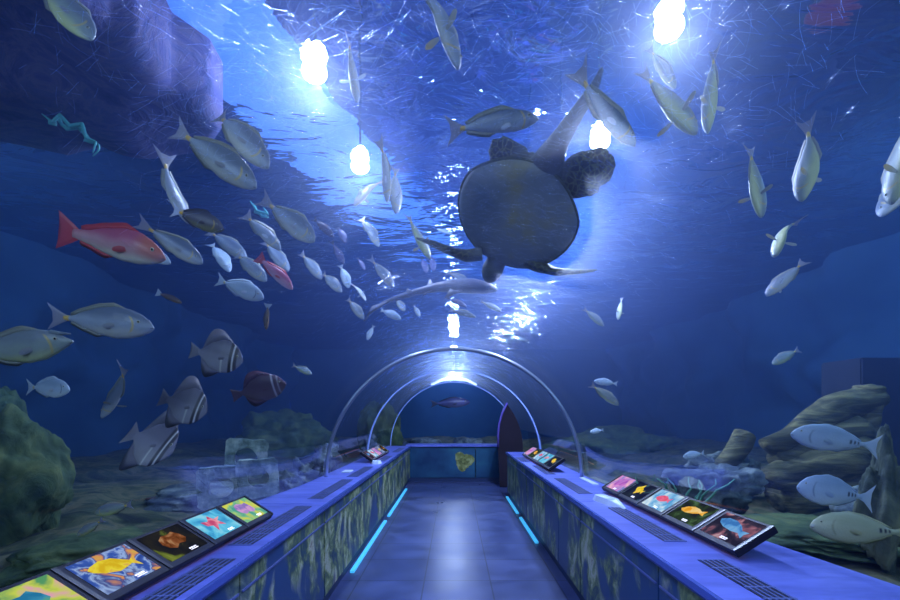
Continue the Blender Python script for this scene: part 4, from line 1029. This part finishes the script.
put('dusk_l', (446, 297), (467, 307), 'dark slender fish right below the shark belly', Lt=.26, deep=.7, group=SM)
put('slim_r', (449, 309), (476, 317), 'dark-backed fish below two others, over the bright streak', Lt=.3, group=SM)
put('green', (480, 301), (501, 311), 'faint greenish fish right of the bright streak', Lt=.3, deep=.7, group=SM)
put('pale', (457, 236), (437, 229), 'faint teal fish between the fishes and the turtle shell', Lt=.3, deep=.5, D=5.5, group=SM)
put('greybelly', (348, 36), (357, 103), 'fish seen from below with white side fins, beside the upper left lamp', roll=75, group=SH)
put('slimbelly', (421, -42), (459, 70), 'long fish with two yellow side fins entering from the top edge', Lt=.55, roll=60, deep=1.2)
put('slim', (445, 131), (539, 118), 'slender grey unicornfish swimming right above the turtle', Lt=.5, deep=1.1, D=2.35)
put('greybelly_r', (380, 174), (354, 206), 'grey fish with white side fins beside the farther left lamp', roll=55, Lt=.35, group=SM)
put('slim_l', (388, 143), (387, 203), 'thin silver fish head down, left one of a close pair', roll=50, Lt=.4, group=SM)
put('greybelly', (395, 166), (396, 214), 'grey fish head down, right one of a close pair', roll=40, Lt=.38, D=3.6, group=SM)
put('grey', (275, 173), (297, 173), 'small dim fish crossing the light band', Lt=.3, deep=.8, group=SH)
put('snap', (56, 229), (166, 257), 'large red and white snapper with a dark red tail', Lt=.55, deep=1.1)
put('pale_r', (118, 238), (171, 263), 'pale fish mostly hidden behind the red snapper head', D=2.75, deep=.8, group=SH)
put('grey', (47, 316), (154, 327), 'long olive-grey fish below the red snapper', Lt=.5, deep=.95)
put('horn', (-42, 356), (73, 341), 'big pale horned fish cut off by the left edge', Lt=.6, deep=1.1)
put('pale', (26, 387), (70, 389), 'round pale fish above the mossy rock at left', deep=1.45, Lt=.32)
put('slimbelly', (136, 368), (101, 418), 'thin silvery fish turned edge on, left of the batfish', roll=50, deep=1.3)
put('bat', (189, 350), (243, 361), 'grey batfish with pale bands, uppermost of the batfish', Lt=.34, deep=1.05, group='batfish at the left')
put('bat', (159, 397), (207, 412), 'grey batfish with pale bands, middle of the three left batfish', Lt=.34, deep=1.3, group='batfish at the left')
put('bat', (127, 432), (173, 452), 'large grey batfish with tall swept fins, lowest of the batfish', Lt=.34, deep=1.75, roll=10, group='batfish at the left')
put('batd', (231, 396), (286, 383), 'dark reddish batfish, rightmost of the batfish', Lt=.34, deep=.8, group='batfish at the left')
put('brown', (156, 292), (182, 303), 'small brown fish below the red snapper, on its right', Lt=.2)
put('brown', (268, 303), (266, 330), 'small brown fish hanging upright left of the tunnel hoop', Lt=.2)
put('green', (292, 365), (312, 374), 'small green fish above the far left ledge', Lt=.3, D=6)
put('green', (133, 504), (95, 513), 'yellow-green fish low behind the brown fish picture', Lt=.28, D=2.9)
put('green', (104, 519), (77, 536), 'dim olive fish low behind the yellow fish picture', Lt=.25, D=2.6, deep=.9)
put('slim_r', (571, 79), (636, 146), 'slender grey-blue fish crossing the turtle tail', Lt=.42, deep=1.15, roll=30, D=2.15)
put('greenbelly', (640, 69), (697, 134), 'bright yellow-green belly fish with spread side fins at upper right', Lt=.42, roll=58, width=1.5)
put('green', (648, 46), (676, 88), 'dark green fish behind the bright yellow-green one', D=2.5, deep=.7, group=RT)
put('greenbelly', (715, 46), (707, 134), 'thin fish edge on with a white side fin, upper right', Lt=.45, roll=40, deep=.6, group=RT)
put('greenbelly', (749, 145), (762, 218), 'fish with yellow-edged side fins spread, left of a steel-blue one', roll=62, Lt=.4, width=1.1, group=RT)
put('greenbelly_l', (817, 124), (801, 202), 'steel-blue fish with a yellow-green edge, head down at right', roll=35, Lt=.42, deep=.95, group=RT)
put('greenbelly_r', (786, 214), (775, 257), 'small fish with level side fins in the right column', roll=65, Lt=.32, toward=20, width=1.2, group=RT)
put('greybelly', (806, 260), (766, 296), 'fish turned down left with a yellow lower fin, at right', roll=25, Lt=.35, deep=.85, group=RT)
put('greenbelly', (912, 108), (891, 205), 'upper one of two overlapping fish at the right edge', Lt=.5, roll=50, group=RT)
put('greybelly', (930, 150), (880, 217), 'lower one of two overlapping fish at the right edge', Lt=.5, roll=40, D=3.0, group=RT)
put('green', (800, 349), (772, 364), 'single olive fish drifting mid-height at right', Lt=.33, D=4.6, group=RT)
put('green', (583, 308), (604, 326), 'small green fish right of the turtle flipper', Lt=.3, deep=.75, group=RT)
put('greenbelly', (622, 297), (618, 320), 'small upright fish right of the turtle flipper', Lt=.3, roll=50, group=RT)
put('pale', (618, 384), (594, 381), 'small fish swimming left, above another, right of the hoop', Lt=.28, deep=.9, group=RT)
put('green', (590, 384), (619, 405), 'small green fish swimming down, under another, right of the hoop', Lt=.3, deep=.8, group=RT)
put('pale', (604, 430), (590, 432), 'tiny pale green fish close to the hoop at right', Lt=.2, deep=1.1, group=RT)
put('pale', (705, 453), (683, 457), 'small pale fish above the ledge, left of the leaning log', Lt=.25, deep=1.1, group=RT)
SW = 'slate surgeonfish with three dark tail spots'
put('saw', (880, 447), (791, 433), 'slate-blue fish with three tail spots, top one of three', Lt=.5, deep=.95, group=SW)
put('saw', (874, 499), (797, 486), 'slate-blue fish with three tail spots, middle one of three', Lt=.42, deep=1.25, group=SW)
put('sawy', (915, 534), (810, 525), 'olive fish with three tail spots, lowest of three', Lt=.5, deep=.95, group=SW)
put('dusk', (430, 404), (470, 402), 'large dark fish dimly seen through the end window', Lt=1.0, D=12.5, deep=.8)

# ------------------------------------------------------------------ shark
def shark():
    D = 4.4
    P = [at(364, 321, D + .5), at(372, 311, D + .45), at(384, 303, D + .4), at(400, 297, D + .3), at(420, 291, D + .2), at(438, 287, D + .1), at(455, 286, D), at(473, 286, D), at(488, 288, D), at(497, 290, D)]
    rad = [.008, .014, .020, .028, .034, .045, .065, .072, .055, .018]
    root = empty('shark', P[6]); tag(root, 'slender shark with a long tail seen from below, left of centre', 'shark'); off = Matrix.Translation(-root.location)
    bm = bmesh.new(); PP, RR = [], []
    for i in range(len(P) - 1):
        for k in range(4):
            t = k / 4; PP.append(P[i].lerp(P[i + 1], t)); RR.append(rad[i] * (1 - t) + rad[i + 1] * t)
    PP.append(P[-1]); RR.append(rad[-1]); add_tube(bm, PP, RR, 16)
    # one skin: fins grow out of the same mesh
    def fin(a, b, c, th=.006):
        v = [Vector(a), Vector(b), Vector(c)]; nrm = (v[1] - v[0]).cross(v[2] - v[0]).normalized() * th
        f = [bm.verts.new(p + nrm) for p in v[:2]] + [bm.verts.new(v[2])] ; g = [bm.verts.new(p - nrm) for p in v[:2]]
        bm.faces.new((f[0], f[1], f[2])); bm.faces.new((g[0], f[2], g[1])); bm.faces.new((f[0], g[0], g[1], f[1])); bm.faces.new((f[0], f[2], g[0])); bm.faces.new((f[1], g[1], f[2]))
    fin(at(452, 286, D), at(470, 287, D), at(444, 299, D - .12)); fin(at(455, 285, D), at(470, 285, D), at(446, 279, D + .2))
    fin(at(424, 291, D + .2), at(436, 288, D + .1), at(430, 279, D + .15)); fin(at(405, 296, D + .3), at(416, 293, D + .2), at(407, 288, D + .2))
    fin(at(366, 317, D + .45), at(390, 300, D + .35), at(372, 306, D + .4)); fin(at(426, 291, D + .2), at(434, 289, D + .1), at(422, 297, D + .1))
    m = fish_mat('shark_skin', (.16, .17, .24), (.20, .22, .30), (.26, .28, .34)); 
    link_bm('body', bm, m, root, True).matrix_parent_inverse = off
    for s in (1, -1):
        bm = bmesh.new(); bmesh.ops.create_uvsphere(bm, u_segments=8, v_segments=6, radius=.01); bmesh.ops.translate(bm, vec=at(489, 289, D) + Vector((0, 0.045 * s, .01)), verts=bm.verts)
        link_bm('eye', bm, EYE, root, True).matrix_parent_inverse = off
shark()

# ------------------------------------------------------------------ sea turtle
def turtle():
    H = at(496, 262, 3.42); P = at(537, 170, 2.85)
    f = (H - P).normalized(); mid = (H + P) / 2; Ls = (H - P).length
    v = (mid - Vector((0, 0, CAMZ))).normalized(); u = (v - f * f.dot(v)).normalized(); y = u.cross(f).normalized()
    MW = Matrix.Translation(mid) @ Matrix((f, y, u)).transposed().to_4x4(); inv = MW.inverted()
    root = empty('sea_turtle'); root.matrix_world = MW; tag(root, 'large sea turtle seen from below, swimming away overhead', 'turtle')
    loc = lambda px, py, D: inv @ at(px, py, D)
    h = Ls / 2; W = 0.43
    def outline(t):     # t angle, 0 = front
        c, s = math.cos(t), math.sin(t)
        x = h * 1.0 * c if c > 0 else h * 1.12 * c
        w = W * (1 - .10 * c) * abs(s) ** .9 * (1 if s > 0 else -1)
        if c < -.45: w *= 1 - .38 * (-c - .45)
        return x, w
    def dome(zt, zb, sc, name, mat, n=64, m=10):
        bm = bmesh.new()
        for z_ext, flip in ((zt, 1), (zb, -1)):
            pass
        rim = [outline(2 * PI * k / n) for k in range(n)]
        def cap(zz, base=None):
            rings = [base] if base else []
            if not base: rings.append([bm.verts.new((x * sc, w * sc, 0)) for x, w in rim])
            for i in range(1, m):
                t = i / m; r = math.cos(t * PI / 2) ; zv = zz * math.sin(t * PI / 2)
                rings.append([bm.verts.new((x * sc * r, w * sc * r, zv)) for x, w in rim])
            c = bm.verts.new((0, 0, zz))
            for a, b in zip(rings, rings[1:]):
                for k in range(n): bm.faces.new((a[k], a[(k + 1) % n], b[(k + 1) % n], b[k]))
            for k in range(n): bm.faces.new((rings[-1][k], rings[-1][(k + 1) % n], c))
            return rings[0]
        b = cap(zt); cap(zb, b)
        return link_bm(name, bm, mat, root, True)
    m_car = noisy('carapace', [(0.35, (0.03, 0.04, 0.04)), (0.6, (0.10, 0.11, 0.07))], 5, 5, 0.5, 0.3)
    m_pla = noisy('plastron', [(0.35, (0.15, 0.19, 0.24)), (0.55, (0.21, 0.24, 0.25)), (0.68, (0.30, 0.27, 0.12))], 2.6, 3, 0.55, 0.1)
    dome(.17, -.02, 1.0, 'carapace', m_car)
    dome(.02, -.085, .97, 'plastron', m_pla)
    # body skin: trunk, neck, head, flippers and tail fused into one surface
    bm = bmesh.new()
    def flat_limb(pts, wid, th, nrm):
        pts = [Vector(p) for p in pts]; rings = []; nrm = Vector(nrm).normalized(); PP, WW, TT = [], [], []
        for i in range(len(pts) - 1):
            for k in range(6):
                t = k / 6; PP.append(pts[i].lerp(pts[i + 1], t)); WW.append(wid[i] * (1 - t) + wid[i + 1] * t); TT.append(th[i] * (1 - t) + th[i + 1] * t)
        PP.append(pts[-1]); WW.append(wid[-1]); TT.append(th[-1])
        for i, p in enumerate(PP):
            d = (PP[min(i + 1, len(PP) - 1)] - PP[max(i - 1, 0)]).normalized(); n_ = (nrm - d * nrm.dot(d)).normalized(); s_ = d.cross(n_)
            rings.append([bm.verts.new(p + s_ * WW[i] * math.cos(2 * PI * k / 20) + n_ * TT[i] * math.sin(2 * PI * k / 20)) for k in range(20)])
        for a, b in zip(rings, rings[1:]):
            for k in range(20): bm.faces.new((a[k], a[(k + 1) % 20], b[(k + 1) % 20], b[k]))
        bm.faces.new(rings[0]); bm.faces.new(rings[-1][::-1])
    up = Vector((0, 0, 1))
    flat_limb([(-h * .9, 0, .05), (0, 0, .05), (h * .85, 0, .03)], [.12, .28, .18], [.02, .04, .04], up)          # trunk
    flat_limb([(h * .6, 0, .02), (h * 1.05, 0, .015), (h * 1.22, .0, .01), (h * 1.40, .0, .0), (h * 1.52, 0, -.005)], [.10, .075, .085, .065, .03], [.07, .065, .075, .06, .025], up)  # neck and head
    tl = [loc(539, 190, 3.02), loc(546, 165, 2.84), loc(560, 140, 2.66), loc(578, 112, 2.55), loc(592, 92, 2.48), loc(603, 66, 2.40)]
    flat_limb(tl, [.13, .105, .062, .042, .034, .012], [.04, .055, .05, .038, .028, .010], up)                     # long tail
    flat_limb([loc(524, 200, 3.15), loc(519, 184, 3.04), loc(513, 167, 2.94), loc(511, 152, 2.88), loc(516, 141, 2.84)], [.05, .09, .15, .16, .09], [.035, .03, .022, .014, .008], up)
    flat_limb([loc(552, 200, 3.08), loc(566, 186, 2.94), loc(582, 176, 2.84), loc(600, 170, 2.80), loc(614, 172, 2.8)], [.06, .11, .15, .14, .06], [.035, .03, .022, .014, .008], up)
    flat_limb([loc(482, 254, 3.35), loc(466, 256, 3.35), loc(450, 251, 3.32), loc(432, 243, 3.25), loc(416, 238, 3.2)], [.07, .075, .07, .05, .012], [.05, .045, .028, .018, .008], (0.25, 0, 1) if False else (inv.to_3x3() @ Vector((0, -.25, 1))))
    flat_limb([loc(522, 258, 3.35), loc(538, 266, 3.35), loc(556, 272, 3.28), loc(576, 272, 3.2), loc(597, 270, 3.12)], [.07, .09, .08, .06, .012], [.05, .045, .028, .018, .008], (inv.to_3x3() @ Vector((0, -.25, 1))))
    body = link_bm('body', bm, None, root, True)
    rm = body.modifiers.new('fuse', 'REMESH'); rm.mode = 'VOXEL'; rm.voxel_size = 0.012; rm.use_smooth_shade = True
    sm = body.modifiers.new('smooth', 'SMOOTH'); sm.factor = 0.5; sm.iterations = 3
    # scaly skin
    m, nt, out = newmat('turtle_skin'); L = nt.links.new
    p = N(nt, 'ShaderNodeBsdfPrincipled'); L(p.outputs[0], out.inputs[0]); p.inputs['Roughness'].default_value = .5
    tc = N(nt, 'ShaderNodeTexCoord'); vo = N(nt, 'ShaderNodeTexVoronoi'); vo.feature = 'DISTANCE_TO_EDGE'; vo.inputs['Scale'].default_value = 26; L(tc.outputs['Object'], vo.inputs['Vector'])
    cr = N(nt, 'ShaderNodeValToRGB'); e = cr.color_ramp.elements; e[0].position = .03; e[0].color = (.17, .18, .10, 1); e[1].position = .10; e[1].color = (.035, .04, .05, 1)
    L(vo.outputs['Distance'], cr.inputs[0]); sy = N(nt, 'ShaderNodeSeparateXYZ'); L(tc.outputs['Object'], sy.inputs[0])
    ab = N(nt, 'ShaderNodeMath', operation='ABSOLUTE'); L(sy.outputs[1], ab.inputs[0]); mrn = N(nt, 'ShaderNodeMapRange'); mrn.inputs['From Min'].default_value = .15; mrn.inputs['From Max'].default_value = .21; L(ab.outputs[0], mrn.inputs[0])
    mxn = N(nt, 'ShaderNodeMixRGB'); mxn.inputs[1].default_value = (.11, .13, .16, 1); L(mrn.outputs[0], mxn.inputs[0]); L(cr.outputs[0], mxn.inputs[2]); L(mxn.outputs[0], p.inputs['Base Color']); body.data.materials.append(m)
    for s in (1, -1):
        bm = bmesh.new(); bmesh.ops.create_uvsphere(bm, u_segments=10, v_segments=8, radius=.016); bmesh.ops.translate(bm, vec=(h * 1.36, s * .062, .015), verts=bm.verts)
        link_bm('eye', bm, EYE, root, True)
turtle()
